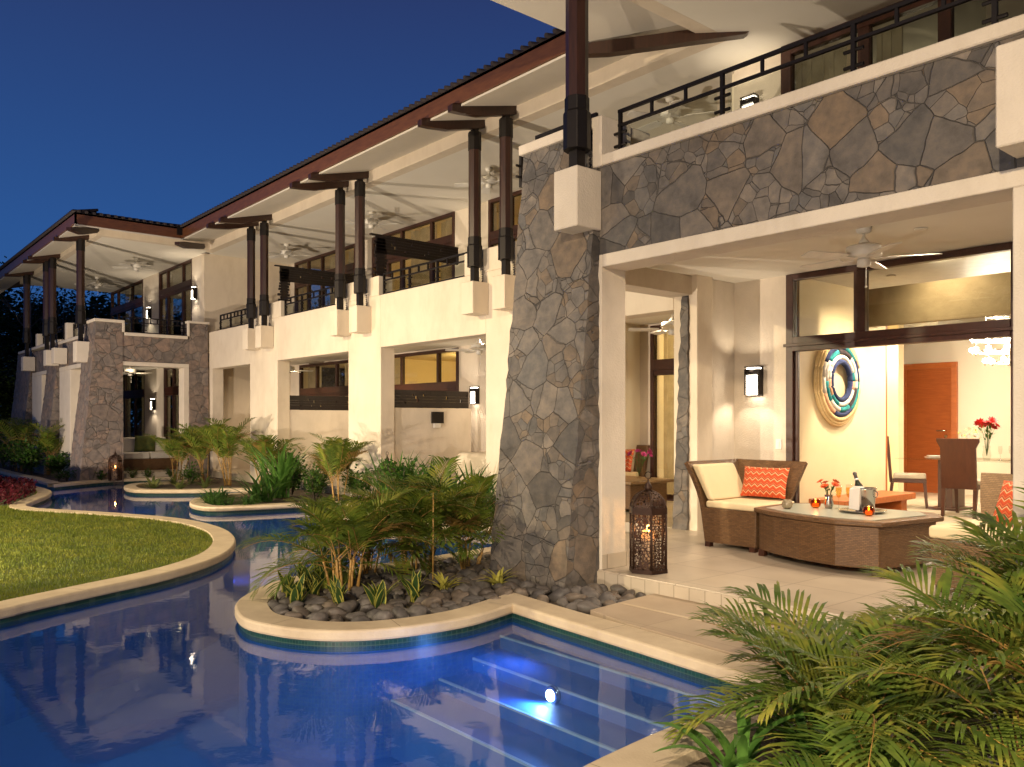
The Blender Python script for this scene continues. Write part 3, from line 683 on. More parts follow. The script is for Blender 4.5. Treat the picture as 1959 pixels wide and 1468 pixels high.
facing_window('window', -21.8, -18.4, 3.12, RZ, 10.52, (-21.0, -20.2, -19.2), 5.18, curtain=((-20.1, -19.3), (-19.1, -18.5)))
facing_window('window', -17.6, -14.24, 3.12, RZ, 10.52, (-16.9, -16.3, -15.1), 5.18, curtain=((-16.2, -15.2), (-15.0, -14.3)))
facing_window('window', -13.08, -9.8, 3.12, RZ, 10.52, (-12.4, -11.4, -10.4), 5.00, curtain=((-13.0, -12.5), (-12.3, -11.5)))
# inner room shells so that the glass looks into something
w = MB()
w.box(-22.3, -6.45, 14.0, 14.2, 0, 6.0); w.box(-22.3, -6.3, 10.7, 14.2, RZ, RZ + 0.1); w.box(-22.3, -9.1, 10.7, 14.0, CZ, 3.1); w.box(-9.1, -6.3, 10.7, 14.0, 3.0, 3.1)
for x in (-18.0, -13.8, -9.3): w.box(x - 0.1, x + 0.1, 10.7, 14.0, 0, RZ)
w.build('room_wall', 'interior_gold', bld)

# timber posts with collars and eave brackets
def post(x, y, br=True, ztop=5.96, zb=3.42, par=bld, k=1.0, brY=(6.98, 8.2)):
    p = MB()
    for (z0, z1, r) in ((4.0, 5.45, 0.096),):
        p.lathe([(r * k, z0), (r * k, z1)], 8, (x, y, 0), 0, False)
    o = p.build('timber_post', 'dark_wood', par)
    c = MB(); c.lathe([(0.104 * k, 5.45), (0.104 * k, 5.73)], 8, (x, y, 0), 0, False); c.build('collar', 'iron', o, 0.004, 1); c = MB(); c.lathe([(0.118 * k, 3.66), (0.118 * k, 3.98), (0.106 * k, 4.0), (0.106 * k, 4.12)], 8, (x, y, 0), 0, False); c.build('collar', 'iron', o, 0.004, 1)
    c = MB(); c.box(x - 0.048 * k, x + 0.048 * k, y - 0.048 * k, y + 0.048 * k, zb, 3.70); c.build('steel_core', 'iron', o); c = MB(); c.box(x - 0.045 * k, x + 0.045 * k, y - 0.045 * k, y + 0.045 * k, 5.70, ztop); c.build('steel_core', 'iron', o)
    ch = MB(); 
    for z in [3.45 + 0.035 * i for i in range(6)]: ch.ball((x + 0.06, y + 0.10, z), 0.014, 1)
    ch.build('chain', 'iron', o)
    if br:
        b = MB(); y0, y1 = brY; z = lambda yy: 5.72 + 0.25 * (yy - 6.95)
        prof = [(y0 - 0.16, z(y0) - 0.04), (y0 - 0.12, z(y0) - 0.01), (y0 + 0.25, z(y0 + 0.25) - 0.01), (y1, z(y1) - 0.01), (y1, z(y1) - 0.15), (y0 + 0.34, z(y0 + 0.34) - 0.17), (y0 + 0.02, z(y0) - 0.12), (y0 - 0.16, z(y0) - 0.13)]
        L = [(x - 0.055, a, c_) for a, c_ in prof]; T = [(x + 0.055, a, c_) for a, c_ in prof]
        b.hexa(L, T); b.build('bracket', 'dark_wood', o, 0.006, 1)
    return o
for x in (-9.37, -10.12, -13.6, -14.35, -17.83, -18.55): post(x, 7.84)

# railings: top rail, second rail, bottom rail, posts, short studs, glass
def railing(x0, x1, y, zb=PZ, posts=None, par=bld, axis='x', r=0.017):
    f = MB()
    def bar(a, b, z, h):
        if axis == 'x': f.box(a, b, y - r, y + r, z - h, z)
        else: f.box(y - r, y + r, a, b, z - h, z)
    def vert(c, za, zc, rr=r):
        if axis == 'x': f.box(c - rr, c + rr, y - rr, y + rr, za, zc)
        else: f.box(y - rr, y + rr, c - rr, c + rr, za, zc)
    bar(x0, x1, zb + 0.41, 0.028); bar(x0, x1, zb + 0.285, 0.022); bar(x0, x1, zb + 0.045, 0.03)
    ps = posts or [x0 + r + (x1 - x0 - 2 * r) * i / 3 for i in range(4)]
    for p_ in ps: vert(p_, zb, zb + 0.383, r * 1.05)
    for a, b in zip(ps, ps[1:]):
        for k in (1, 2): vert(a + (b - a) * k / 3, zb + 0.286, zb + 0.382, r * 0.8)
    o = f.build('railing', 'iron', par)
    g = MB()
    for a, b in zip(ps, ps[1:]):
        if axis == 'x': g.box(a + 0.05, b - 0.05, y - 0.005, y + 0.005, zb + 0.06, zb + 0.25)
        else: g.box(y - 0.005, y + 0.005, a + 0.05, b - 0.05, zb + 0.06, zb + 0.25)
    g.build('glass_panel', 'rail_glass', o)
    c = MB()
    for p_ in ps:
        for z in (zb + 0.10, zb + 0.21):
            if axis == 'x': c.tube([(p_ - 0.07, y, z), (p_ + 0.07, y, z)], 0.013, 6)
            else: c.tube([(y, p_ - 0.07, z), (y, p_ + 0.07, z)], 0.013, 6)
    c.build('glass_clamp', 'iron', o)
    return o
railing(-21.1, -19.06, 8.1); railing(-17.32, -14.86, 8.1); railing(-13.19, -10.61, 8.1); railing(-8.9, -6.5, 8.1)

# carved timber screens between the balconies and courtyards
def carved(x, y0, y1, z0, z1, stub=True, par=bld):
    s_ = MB(); rr = random.Random(int(-x * 10 + z0 * 7)); rows = 6; h = (z1 - z0) / rows
    for i in range(rows):
        y = y0
        while y < y1:
            L = rr.uniform(0.16, 0.42); e = min(y + L, y1)
            s_.box(x - 0.02, x + 0.02, y, e - (0.0 if e >= y1 else 0.0), z0 + i * h + 0.001, z0 + (i + 1) * h - 0.001)
            y = e + (rr.choice((0.0, 0.0, 0.0, 0.03, 0.045)))
    s_.box(x - 0.012, x + 0.012, y0, y1, z0, z0 + h * 1.4); s_.box(x - 0.012, x + 0.012, y0, y1, z1 - h * 1.3, z1)
    if stub:
        z = 3.72
        while z < z1 - 0.04:
            a = rr.uniform(-0.05, 0.03); s_.box(x - 0.02, x + 0.02, y0 + a, y0 + 0.22 + rr.uniform(-0.03, 0.03), z, z + 0.05); z += 0.062
        s_.box(x - 0.015, x + 0.015, y0 + 0.03, y0 + 0.18, 3.62, z1)
        s_.box(x - 0.03, x + 0.03, y0 - 0.12, y1, z1, z1 + 0.025)
    return s_.build('carved_screen', 'screen_wood', par)
carved(-13.40, 8.06, 9.95, 4.42, 4.74); carved(-17.50, 8.06, 9.95, 4.42, 4.74)
carved(-17.56, 8.30, 10.05, 1.545, 1.87, False); carved(-13.26, 8.30, 10.10, 1.545, 1.88, False)

# ---- near pavilion, facade plane Y = 5.3
def batter(name, x0, x1, y0t, y0b, y1, zb, zt, matn, dx0=0.0, dx1=0.0, par=bld):
    """stone pier whose front leans out towards its foot; slightly rough edges"""
    p = MB(); n = 44; rr = random.Random(int(abs(x0) * 31)); rings = []
    for i in range(n + 1):
        t = i / n; z = zb + (zt - zb) * t; k = (1 - t) ** 1.15
        j = lambda: rr.uniform(-0.010, 0.010)
        rings.append([(x0 - dx0 * k + j(), y0t + (y0b - y0t) * k + j(), z), (x1 + dx1 * k + j(), y0t + (y0b - y0t) * k + j(), z), (x1 + dx1 * k + j(), y1, z), (x0 - dx0 * k + j(), y1, z)])
    vs = [[p.bm.verts.new(v) for v in r_] for r_ in rings]
    for a, b in zip(vs, vs[1:]):
        for k in range(4): p.bm.faces.new((a[k], a[(k + 1) % 4], b[(k + 1) % 4], b[k]))
    p.bm.faces.new(vs[-1]); p.bm.faces.new(vs[0][::-1])
    return p.build(name, matn, par)
batter('stone_pier', -6.06, -5.05, 5.29, 4.84, 5.55, -0.3, 3.86, 'flagstone')
w = MB(); w.box(-5.048, 1.6, 5.292, 5.62, 2.752, 3.51); w.build('stone_band', 'flagstone', bld)
w = MB(); w.box(-6.09, -5.03, 5.25, 5.95, 3.862, 3.955); w.box(-5.10, -4.99, 5.252, 5.64, 3.512, 3.953); w.box(-4.988, 1.6, 5.25, 5.64, 3.512, 3.605)
w.build('parapet_coping', 'stucco_pale', bld, 0.008, 1)
w = MB(); w.box(-5.16, -5.02, 5.285, 5.60, -0.05, 2.75); w.box(-5.019, 1.6, 5.286, 5.60, LZ, 2.75); w.box(-1.78, -1.45, 5.285, 5.60, -0.05, LZ - 0.001)
w.build('opening_surround', 'stucco_pale', bld, 0.006, 1)
w = MB(); w.box(-5.014, -5.008, 5.29, 5.60, 0.002, 0.13); w.build('skirting', 'riser_tile', bld)
for x in (-5.165, -1.62):
    bx = MB(); bx.box(x - 0.145, x + 0.145 + (0.1 if x > -3 else 0), 4.985, 5.289, 2.96 if x < -3 else 2.80, 3.475 if x < -3 else 3.36); bx.build('post_plinth', 'stucco_pale', bld, 0.008, 1)
post(-5.175, 5.14, br=False, ztop=6.0, zb=3.47, k=1.04)
p = MB(); p.box(-5.245, -5.105, 5.07, 5.21, 5.4, 6.0); 
p.build('timber_post', 'dark_wood', bld)
post(-1.6, 5.14, br=False, ztop=6.0, zb=3.36)
# side wall between the patios: opening, deep head
w = MB()
w.box(-6.24, -6.13, 8.33, 9.05, 0, 3.02); w.box(-6.24, -6.165, 8.0, 8.33, 0, 2.79); w.box(-6.45, -6.13, 5.61, 8.33, 2.79, 3.02); w.box(-6.45, -6.13, 5.555, 5.75, 0, 2.79)
w.build('side_wall', 'stucco_pale', bld, 0.006, 1)
batter('stone_pier', -6.27, -6.17, 7.98, 7.96, 8.32, -0.2, 2.785, 'flagstone', dx0=0.13)
w = MB(); w.box(-6.129, -5.38, 8.85, 9.05, 0, 3.02); w.box(-2.93, 1.6, 8.85, 9.05, 0, 3.02); w.build('patio_wall', 'stucco_pale', bld)
w = MB(); w.box(-6.129, 1.6, 5.61, 9.05, 3.02, 3.12); w.build('patio_ceiling', 'ceiling_paint', bld)
w = MB(); w.box(-6.13, 1.6, 5.66, 8.85, 3.121, 3.16); w.build('balcony_floor', 'patio_tile', bld)
w = MB(); w.box(-6.13, -5.46, 8.85, 9.05, 3.121, RZ); w.box(0.5, 1.6, 8.85, 9.05, 3.121, RZ); w.build('patio_wall', 'stucco_pale', bld)
w = MB(); w.box(-5.719, 1.6, 5.481, 8.85, RZ, RZ + 0.1); w.box(-5.719, 1.6, 8.851, 14, RZ + 0.001, RZ + 0.1); w.box(-6.3, -5.72, 10.501, 14, RZ + 0.001, RZ + 0.1); w.build('balcony_ceiling', 'ceiling_paint', bld)
w = MB(); w.box(-5.90, -5.72, 5.3, 8.0, RZ, 6.1); w.box(-5.719, 1.6, 5.3, 5.48, RZ, 6.1); w.build('eaves_beam', 'stucco', bld)
# balcony railing of the near pavilion
railing(-4.94, -1.9, 5.42, PZ + 0.005, [-4.92, -3.86, -2.80, -1.92], r=0.014)
railing(-6.02, -5.2, 5.42, 3.96 - 0.30, [-6.0, -5.22], r=0.015); railing(5.5, 8.0, -6.35, 3.66, axis='y')
# large glazed wall with transom, door open below
fw = MB()
fw.box(-5.38, -5.29, 8.80, 8.90, 0, 3.015); fw.box(-2.98, -2.925, 8.80, 8.90, 0, 3.015)
fw.box(-5.29, -2.98, 8.80, 8.90, 2.945, 3.015); fw.box(-5.29, -2.98, 8.79, 8.91, 2.11, 2.275); fw.box(-4.55, -4.42, 8.802, 8.898, 2.275, 2.945)
fw.box(-5.40, -2.93, 8.775, 8.79, 2.165, 2.20); fw.box(-5.285, -5.245, 8.84, 8.88, 0, 2.11)
o = fw.build('transom_window', 'frame_wood', bld, 0.004, 1)
g = MB(); g.box(-5.29, -4.55, 8.845, 8.855, 2.28, 2.94); g.box(-4.42, -2.98, 8.845, 8.855, 2.28, 2.94); g.build('pane', 'window_glass', o)
# upper windows of the near pavilion
facing_window('window', -5.46, -2.6, 3.17, RZ, 8.87, (-4.45, -3.6), 4.72, curtain=((-5.38, -4.6), (-4.4, -4.1)), fr=0.13, low_cols=(-4.85, -4.45, -4.1, -3.6, -3.2))
facing_window('window', -2.6, 0.4, 3.17, RZ, 8.87, (-1.6, -0.6), 5.02, curtain=((-2.5, -2.2), (-1.9, -1.2)), fr=0.10, low_cols=(-1.8, -0.9))
# dining room shell
w = MB()
w.box(-5.47, -5.35, 9.05, 11.24, 0, 3.02); o = w.build('art_wall', 'interior_gold', bld)
w = MB(); w.box(-5.475, -5.345, 11.241, 11.275, 0, 3.02); w.build('door_jamb', 'bench_wood', bld)
w = MB(); w.box(-9.3, 2.5, 15.5, 15.7, 0, 3.05); w.box(-9.3, -9.1, 9.05, 15.5, 0, 3.05); w.box(2.4, 2.5, 9.05, 15.5, 0, 3.05); w.box(-5.47, -5.36, 9.051, 9.06, 0, 3.0)
w.build('room_wall', 'interior_paint', bld)
w = MB(); w.box(-4.10, -3.95, 14.6, 15.5, 0, 2.9); w.build('room_pillar', 'interior_paint', bld)
w = MB(); w.box(-9.1, 2.4, 9.05, 15.5, 3.021, 3.1); w.box(-9.1, -5.9, 14.2, 15.499, 2.72, 3.02); w.build('room_ceiling', 'white_paint', bld)
w = MB(); w.box(-4.95, -1.5, 9.62, 9.74, 2.42, 2.86); w.build('stone_pelmet', 'stone_panel', bld)
w = MB(); w.box(-6.3, 1.6, 12.0, 12.1, 3.12, RZ); w.box(-6.3, -6.2, 9.05, 12, 3.12, RZ); w.build('room_wall', 'interior_paint', bld)
# interior door
w = MB(); w.box(-7.07, -6.97, 15.44, 15.499, 0, 2.34); w.box(-6.19, -6.09, 15.44, 15.499, 0, 2.34); w.box(-6.97, -6.19, 15.44, 15.499, 2.24, 2.34)
o = w.build('interior_door', 'bench_wood', bld)
w = MB(); w.box(-6.968, -6.192, 15.455, 15.499, 0, 2.238); w.build('door_panel', 'door_wood', o)
w = MB(); w.tube([(-6.27, 15.45, 1.12), (-6.27, 15.40, 1.12), (-6.42, 15.40, 1.12)], 0.012, 8); w.tube([(-6.27, 15.46, 1.02), (-6.27, 15.43, 1.02)], 0.025, 10); w.build('door_handle', 'chrome', o)

# ---- far pavilion, end face X = -21.6
batter('stone_pier', -22.62, -21.6, 5.28, 4.88, 5.88, -0.3, 3.68, 'flagstone_far', dx1=0.10)
batter('stone_pier', -22.2, -21.6, 7.48, 7.46, 7.96, -0.3, 3.80, 'flagstone_far', dx1=0.12)
batter('stone_pier', -26.62, -25.40, 5.28, 4.90, 5.8, -0.3, 3.45, 'flagstone_far', dx0=0.1)
batter('stone_pier', -31.2, -28.92, 5.28, 4.90, 5.8, -0.3, 3.45, 'flagstone_far', dx0=0.1)
w = MB(); w.box(-22.0, -21.61, 5.882, 7.478, 2.752, 3.38); w.box(-25.398, -22.622, 5.29, 5.6, 2.752, 3.38); w.box(-28.918, -26.622, 5.29, 5.6, 2.752, 3.38)
w.build('stone_band', 'flagstone_far', bld)
w = MB(); w.box(-22.66, -21.56, 5.24, 5.92, 3.682, 3.75); w.box(-22.02, -21.565, 5.922, 7.44, 3.382, 3.46); w.box(-22.1, -21.56, 7.441, 8.0, 3.802, 3.86); w.box(-21.63, -21.56, 5.87, 5.925, 3.46, 3.681); w.box(-21.63, -21.56, 7.435, 7.485, 3.46, 3.801)
w.box(-25.4, -22.66, 5.25, 5.62, 3.382, 3.46); w.box(-31, -25.402, 5.25, 5.62, 3.452, 3.53); w.box(-24.6, -24.4, 5.25, 5.62, 3.46, 3.9); w.box(-28.3, -28.1, 5.25, 5.62, 3.53, 3.9)
w.build('parapet_coping', 'stucco_pale', bld, 0.008, 1)
w = MB(); w.box(-22.0, -21.585, 5.885, 7.476, LZ + 0.01, 2.75); w.box(-21.95, -21.585, 7.34, 7.475, -0.2, LZ + 0.009)
w.box(-25.25, -24.05, 5.26, 5.6, -0.2, LZ); w.box(-25.30, -22.63, 5.262, 5.6, LZ + 0.001, 2.75); w.box(-28.85, -27.5, 5.26, 5.6, -0.2, LZ); w.box(-28.85, -26.63, 5.262, 5.6, LZ + 0.001, 2.75)
w.build('opening_surround', 'stucco_pale', bld, 0.006, 1)
w = MB(); w.box(-31, -22.0, 5.6, 8.05, CZ, 3.1); w.build('balcony_slab', 'ceiling_paint', bld)
w = MB(); w.box(-31, -21.721, 5.451, 8.0, RZ, RZ + 0.1); w.box(-31, -22.201, 8.0, 10.5, RZ, RZ + 0.1); w.build('balcony_ceiling', 'ceiling_paint', bld)
w = MB(); w.box(-21.72, -21.55, 5.3, 8.0, RZ, 6.1); w.box(-31, -21.721, 5.3, 5.45, RZ, 6.1); w.build('eaves_beam', 'stucco', bld)
w = MB()
wall_openings(w, -31, -22.3, 8.05, 8.25, 3.1, RZ, [(-31, -27.35, 3.1, RZ), (-25.85, -23.02, 3.1, RZ)])
wall_openings(w, -31, -22.3, 8.05, 8.25, 0, CZ, [(-30.5, -27.2, 0, CZ), (-25.4, -22.6, 0, CZ)])
w.build('back_wall', 'stucco_pale', bld)
facing_window('window', -31, -27.36, 3.12, RZ, 8.10, (-30.2, -28.6), 5.1, curtain=((-30, -29.2), (-28.2, -27.6)))
facing_window('window', -25.84, -23.03, 3.12, RZ, 8.10, (-25.1, -23.8), 5.1, curtain=((-25.6, -25.2), (-24.2, -23.4)))
facing_window('window', -30.5, -27.2, 0.0, CZ, 8.10, (-29.4, -28.3), 2.2, curtain=((-30.3, -29.5), (-28.2, -27.4)))
facing_window('window', -25.39, -22.61, 0.0, CZ, 8.10, (-24.6, -23.7), 2.2, curtain=((-25.2, -24.7), (-23.6, -22.8)), low_cols=(-24.6, -24.1, -23.4))
w = MB(); w.box(-31, -22.3, 11.0, 11.2, 0, RZ); w.box(-31, -22.31, 8.26, 11, CZ, 3.1); w.build('room_wall', 'interior_paint', bld)
for x in (-22.2, -24.55, -25.5, -28.6):
    bx = MB(); bx.box(x - 0.16, x + 0.16, 4.95, 5.27, 2.72 if x > -23 else 2.80, 3.22); bx.build('post_plinth', 'stucco_pale', bld, 0.008, 1)
for x in (-22.35, -25.4, -26.1, -28.85):
    post(x, 5.12, zb=3.2, brY=(4.30, 5.5)) if False else None
def postw(x, y):
    o = post(x, y, br=False, zb=3.2)
    b = MB(); z = lambda yy: 5.72 + 0.25 * (yy - 4.6)
    y0, y1 = 4.62, 5.6
    prof = [(y0 - 0.10, z(y0) - 0.02), (y0 + 0.25, z(y0 + 0.25) - 0.01), (y1, z(y1) - 0.01), (y1, z(y1) - 0.13), (y0 + 0.3, z(y0 + 0.3) - 0.14), (y0 - 0.10, z(y0) - 0.10)]
    b.hexa([(x - 0.06, a, c_) for a, c_ in prof], [(x + 0.06, a, c_) for a, c_ in prof]); b.build('bracket', 'dark_wood', o)
for x in (-22.35, -25.4, -26.1, -28.85): postw(x, 5.12)
railing(5.93, 7.43, -21.8, 3.46, axis='y'); railing(-24.38, -22.7, 5.42, 3.46); railing(-28.08, -25.5, 5.42, 3.52)

# ---- roofs: sloping tile planes, painted soffits, fascia boards
RS = 0.25
def slab(name, pts, th, m, up):      # pts 3d polygon; extruded down by th
    p = MB(); b = [(x, y, z - th) for x, y, z in pts]; p.hexa(b, pts); return p.build(name, m, up)
roof = bpy.data.objects.new('roof', None); COL.objects.link(roof); roof.parent = bld
def plane_pts(xy, zf): return [(x, y, zf(x, y)) for x, y in xy]
zm = lambda x, y: 6.0 + RS * (y - 6.95)
zl = lambda x, y: 6.0 + RS * (x + 6.8)          # near pavilion left hip
zf_ = lambda x, y: 6.0 + RS * (y - 4.25)
zr = lambda x, y: 6.0 + RS * (-20.6 - x)        # far pavilion right hip
zw = lambda x, y: 6.0 + RS * (y - 4.6)
k = 6.0
MAIN = [(-20.6, 6.95), (-6.8, 6.95), (-6.8 + k, 6.95 + k), (-20.6 - k, 6.95 + k)]
NL = [(-6.8, 6.95), (-6.8, 4.25), (-6.8 + k, 4.25 + k), (-6.8 + k, 6.95 + k)]
NF = [(-6.8, 4.25), (3, 4.25), (3, 4.25 + k), (-6.8 + k, 4.25 + k)]
FR = [(-20.6, 4.6), (-20.6, 6.95), (-20.6 - k, 6.95 + k), (-20.6 - k, 4.6 + k)]
FF = [(-36, 4.6), (-20.6, 4.6), (-20.6 - k, 4.6 + k), (-36, 4.6 + k)]
for xy, zz in ((MAIN, zm), (NL, zl), (NF, zf_), (FR, zr), (FF, zw)):
    slab('roof_tiles', plane_pts(xy, zz), 0.05, 'roof_tile', roof)
# soffit under the overhang: from the fascia to the eaves beam
def soffit(xy, zz):
    slab('soffit', [(x, y, zz(x, y) - 0.28) for x, y in xy], 0.03, 'soffit_paint', roof)
soffit([(-20.63, 6.98), (-6.77, 6.98), (-5.70, 8.05), (-21.70, 8.05)], zm)
soffit([(-6.77, 6.98), (-6.77, 4.28), (-5.73, 5.32), (-5.73, 8.02)], zl)
soffit([(-6.77, 4.28), (3, 4.28), (3, 5.32), (-5.73, 5.32)], zf_)
soffit([(-20.63, 4.63), (-20.63, 6.98), (-21.70, 8.05), (-21.70, 5.66)], zr)
soffit([(-36, 4.63), (-20.63, 4.63), (-21.30, 5.32), (-36, 5.32)], zw)
def fascia(a, b, n, z0=5.735, z1=5.99, t=0.04):
    a = Vector(a); b = Vector(b); n = Vector(n) * t
    p = MB(); p.hexa([(a.x, a.y, z0), (b.x, b.y, z0), (b.x + n.x, b.y + n.y, z0), (a.x + n.x, a.y + n.y, z0)], [(a.x, a.y, z1), (b.x, b.y, z1), (b.x + n.x, b.y + n.y, z1), (a.x + n.x, a.y + n.y, z1)])
    p.build('fascia', 'fascia_wood', roof)
    p = MB(); nn = n / t * 0.02; p.hexa([(a.x + n.x, a.y + n.y, z0 - 0.03), (b.x + n.x, b.y + n.y, z0 - 0.03), (b.x + n.x + nn.x, b.y + n.y + nn.y, z0 - 0.03), (a.x + n.x + nn.x, a.y + n.y + nn.y, z0 - 0.03)],
        [(a.x + n.x, a.y + n.y, z0 + 0.03), (b.x + n.x, b.y + n.y, z0 + 0.03), (b.x + n.x + nn.x, b.y + n.y + nn.y, z0 + 0.03), (a.x + n.x + nn.x, a.y + n.y + nn.y, z0 + 0.03)])
    p.build('soffit_edge', 'stucco_pale', roof)
    # barrel tile ends
    p = MB(); L = (b - a).length; m_ = int(L / 0.15); d = (b - a) / L; nd = Vector(n).normalized()
    for i in range(m_):
        c = a + d * (i + 0.5) * L / m_
        p.tube([(c.x - nd.x * 0.06, c.y - nd.y * 0.06, z1 + 0.02), (c.x + nd.x * 0.5, c.y + nd.y * 0.5, z1 + 0.02 + 0.12)], 0.032, 8)
    p.build('tile_edge', 'roof_tile', roof)
fascia((-20.6, 6.95), (-6.8, 6.95), (0, 1)); fascia((-6.8, 6.95), (-6.8, 4.25), (1, 0)); fascia((-6.8, 4.25), (3, 4.25), (0, 1))
fascia((-20.6, 4.6), (-20.6, 6.95), (-1, 0)); fascia((-36, 4.6), (-20.6, 4.6), (0, 1))
# inner corner brackets (diagonal beams in the valleys)
def diag(x, y, dx, dy, L, z0):
    b = MB(); d = Vector((dx, dy)).normalized(); s_ = Vector((-d.y, d.x)) * 0.06; pr = [(-0.15, -0.06), (0.1, 0.0), (L, 0.17), (L + 0.04, 0.10), (L - 0.05, 0.03), (0.3, -0.13), (-0.15, -0.13)]
    f1 = [(x + d.x * u + s_.x, y + d.y * u + s_.y, z0 + v) for u, v in pr]; f2 = [(x + d.x * u - s_.x, y + d.y * u - s_.y, z0 + v) for u, v in pr]
    b.hexa(f1, f2); b.build('corner_bracket', 'dark_wood', bld)
diag(-6.85, 6.9, 1, 1, 1.9, 5.68); diag(-20.55, 6.9, -1, 1, 1.2, 5.66); diag(-20.55, 4.55, -1, 1, 0.9, 5.66)
w = MB(); w.box(-20.66, -20.52, 6.84, 6.98, 5.80, 6.02); w.build('gutter_outlet', 'iron', roof)

# ================================================================== FITTINGS AND FURNITURE
# ---- ceiling fans
def make_fan(name, label, loc, drop=0.28, rz=0.3, k=1.0):
    t = thing(name, label, 'ceiling fan', loc, rz, 'white ceiling fans')
    q = MB(); q.lathe([(0.001, 0), (0.07, 0), (0.06, -0.05), (0.03, -0.065)], 20); q.build('canopy', 'white_paint', t)
    q = MB(); q.tube([(0, 0, -0.05), (0, 0, -drop)], 0.012, 8); q.lathe([(0.012, -drop + 0.07), (0.045, -drop + 0.02), (0.05, -drop)], 16); q.build('rod', 'white_paint', t)
    q = MB(); q.lathe([(0.05, -drop), (0.14, -drop - 0.015), (0.15, -drop - 0.03), (0.15, -drop - 0.10), (0.13, -drop - 0.115), (0.06, -drop - 0.125)], 28); q.build('motor', 'white_paint', t)
    q = MB(); q.lathe([(0.05, -drop - 0.125), (0.058, -drop - 0.14), (0.058, -drop - 0.19), (0.02, -drop - 0.20)], 16); q.tube([(0.02, 0.02, -drop - 0.2), (0.02, 0.02, -drop - 0.36)], 0.003, 5); q.ball((0.02, 0.02, -drop - 0.37), 0.012, 1); q.build('switch_housing', 'white_paint', t)
    for i in range(5):
        a = 2 * math.pi * i / 5; M = Matrix.Rotation(a, 4, 'Z') @ Matrix.Translation((0, 0, -drop - 0.12)) @ Matrix.Rotation(R(11), 4, 'X')
        q = MB(); pts = [(0.20, -0.055), (0.30, -0.068), (0.58, -0.072), (0.62, -0.05), (0.62, 0.05), (0.58, 0.072), (0.30, 0.068), (0.20, 0.055)]
        q.hexa([tuple(M @ Vector((x, y, -0.004))) for x, y in pts], [tuple(M @ Vector((x, y, 0.004))) for x, y in pts])
        q.box(0.09, 0.26, -0.018, 0.018, -0.008, -0.004, M); q.build('blade', 'white_paint', t)
    return t
fan0 = make_fan('ceiling_fan', 'white five blade ceiling fan hanging over the near patio table', (-3.60, 7.15, 3.02), 0.16, 0.55)
for loc, rz, lb in (((-7.5, 9.35, CZ), 0.2, 'white ceiling fan seen through the side opening into the neighbouring patio'),
                    ((-12.0, 9.4, CZ), 0.4, 'white ceiling fan in the courtyard beside the tall stone pier'),
                    ((-20.1, 9.5, CZ), 1.0, 'white ceiling fan in the ground floor courtyard with the narrow carved screen'),
                    ((-7.3, 9.05, RZ), 0.5, 'white ceiling fan behind the iron railing above the flagstone band'),
                    ((-11.4, 9.15, RZ), 0.1, 'white ceiling fan on the balcony behind the pair of posts next to the stone pier'),
                    ((-15.4, 9.15, RZ), 0.7, 'white ceiling fan on the middle balcony of the central wing'),
                    ((-19.6, 9.2, RZ), 0.9, 'white ceiling fan on the last balcony before the far pavilion'),
                    ((-23.9, 6.85, RZ), 0.3, 'white ceiling fan on the far pavilion balcony above the wall lamp'),
                    ((-27.9, 6.85, RZ), 0.8, 'farthest white ceiling fan, at the left end of the far pavilion balcony'),
                    ((-23.9, 6.7, CZ), 0.8, 'white ceiling fan on the ground floor of the far pavilion')):
    dup(fan0, loc, rz, lb)

# ---- wall lamps (shine up and down)
def wall_lamp(loc, label, p=9, rz=0.0, k=1.0):
    t = thing('wall_lamp', label, 'wall lamp', loc, rz, 'box shaped wall lamps')
    q = MB(); q.box(-0.085, 0.085, -0.02, 0, -0.18, 0.18); q.build('backplate', 'iron', t)
    q = MB(); q.box(-0.10, 0.10, -0.12, -0.02, 0.08, 0.145); q.box(-0.10, -0.085, -0.12, -0.02, -0.17, 0.08); q.box(0.085, 0.10, -0.12, -0.02, -0.17, 0.08); q.box(-0.10, 0.10, -0.12, -0.02, 0.165, 0.18); q.build('frame', 'iron', t)
    q = MB(); q.box(-0.08, 0.08, -0.10, -0.03, -0.165, 0.07); q.box(-0.08, 0.08, -0.10, -0.03, 0.147, 0.162); q.build('diffuser', 'lamp_glow', t)
    M = Matrix.Rotation(rz, 4, 'Z'); o = M @ Vector((0, -0.16, 0))
    lamp('SPOT', 'wall_lamp_light', (loc[0] + o.x, loc[1] + o.y, loc[2] + 0.10), p * 1.0, (1.0, 0.84, 0.62), (loc[0] + o.x * 0.6, loc[1] + o.y * 0.6, loc[2] + 1), 0.02, 110, 0.5)
    lamp('SPOT', 'wall_lamp_light', (loc[0] + o.x, loc[1] + o.y, loc[2] - 0.05), p * 1.6, (1.0, 0.82, 0.60), (loc[0] + o.x * 0.6, loc[1] + o.y * 0.6, loc[2] - 1), 0.02, 120, 0.5)
wall_lamp((-5.80, 8.848, 1.78), 'dark framed glowing wall lamp on the cream patio wall left of the glazed opening', 14)
wall_lamp((-5.86, 8.848, 5.08), 'glowing wall lamp above the flagstone band, partly hidden by the balcony coping', 9)
wall_lamp((-9.5, 10.498, 1.80), 'wall lamp on the neighbouring patio wall seen past the cream column', 7)
wall_lamp((-13.48, 10.498, 1.82), 'wall lamp at the end of the ground floor carved screen', 10)
wall_lamp((-13.6, 10.498, 4.35), 'wall lamp on the upper balcony between the two sets of windows', 10)
wall_lamp((-22.70, 8.048, 4.75), 'wall lamp at the right end of the far pavilion balcony', 14)
wall_lamp((-26.6, 8.048, 4.60), 'wall lamp between the two window groups of the far pavilion balcony', 14)
wall_lamp((-26.2, 8.048, 1.80), 'wall lamp on the ground floor pillar of the far pavilion above the cream sofa', 14)

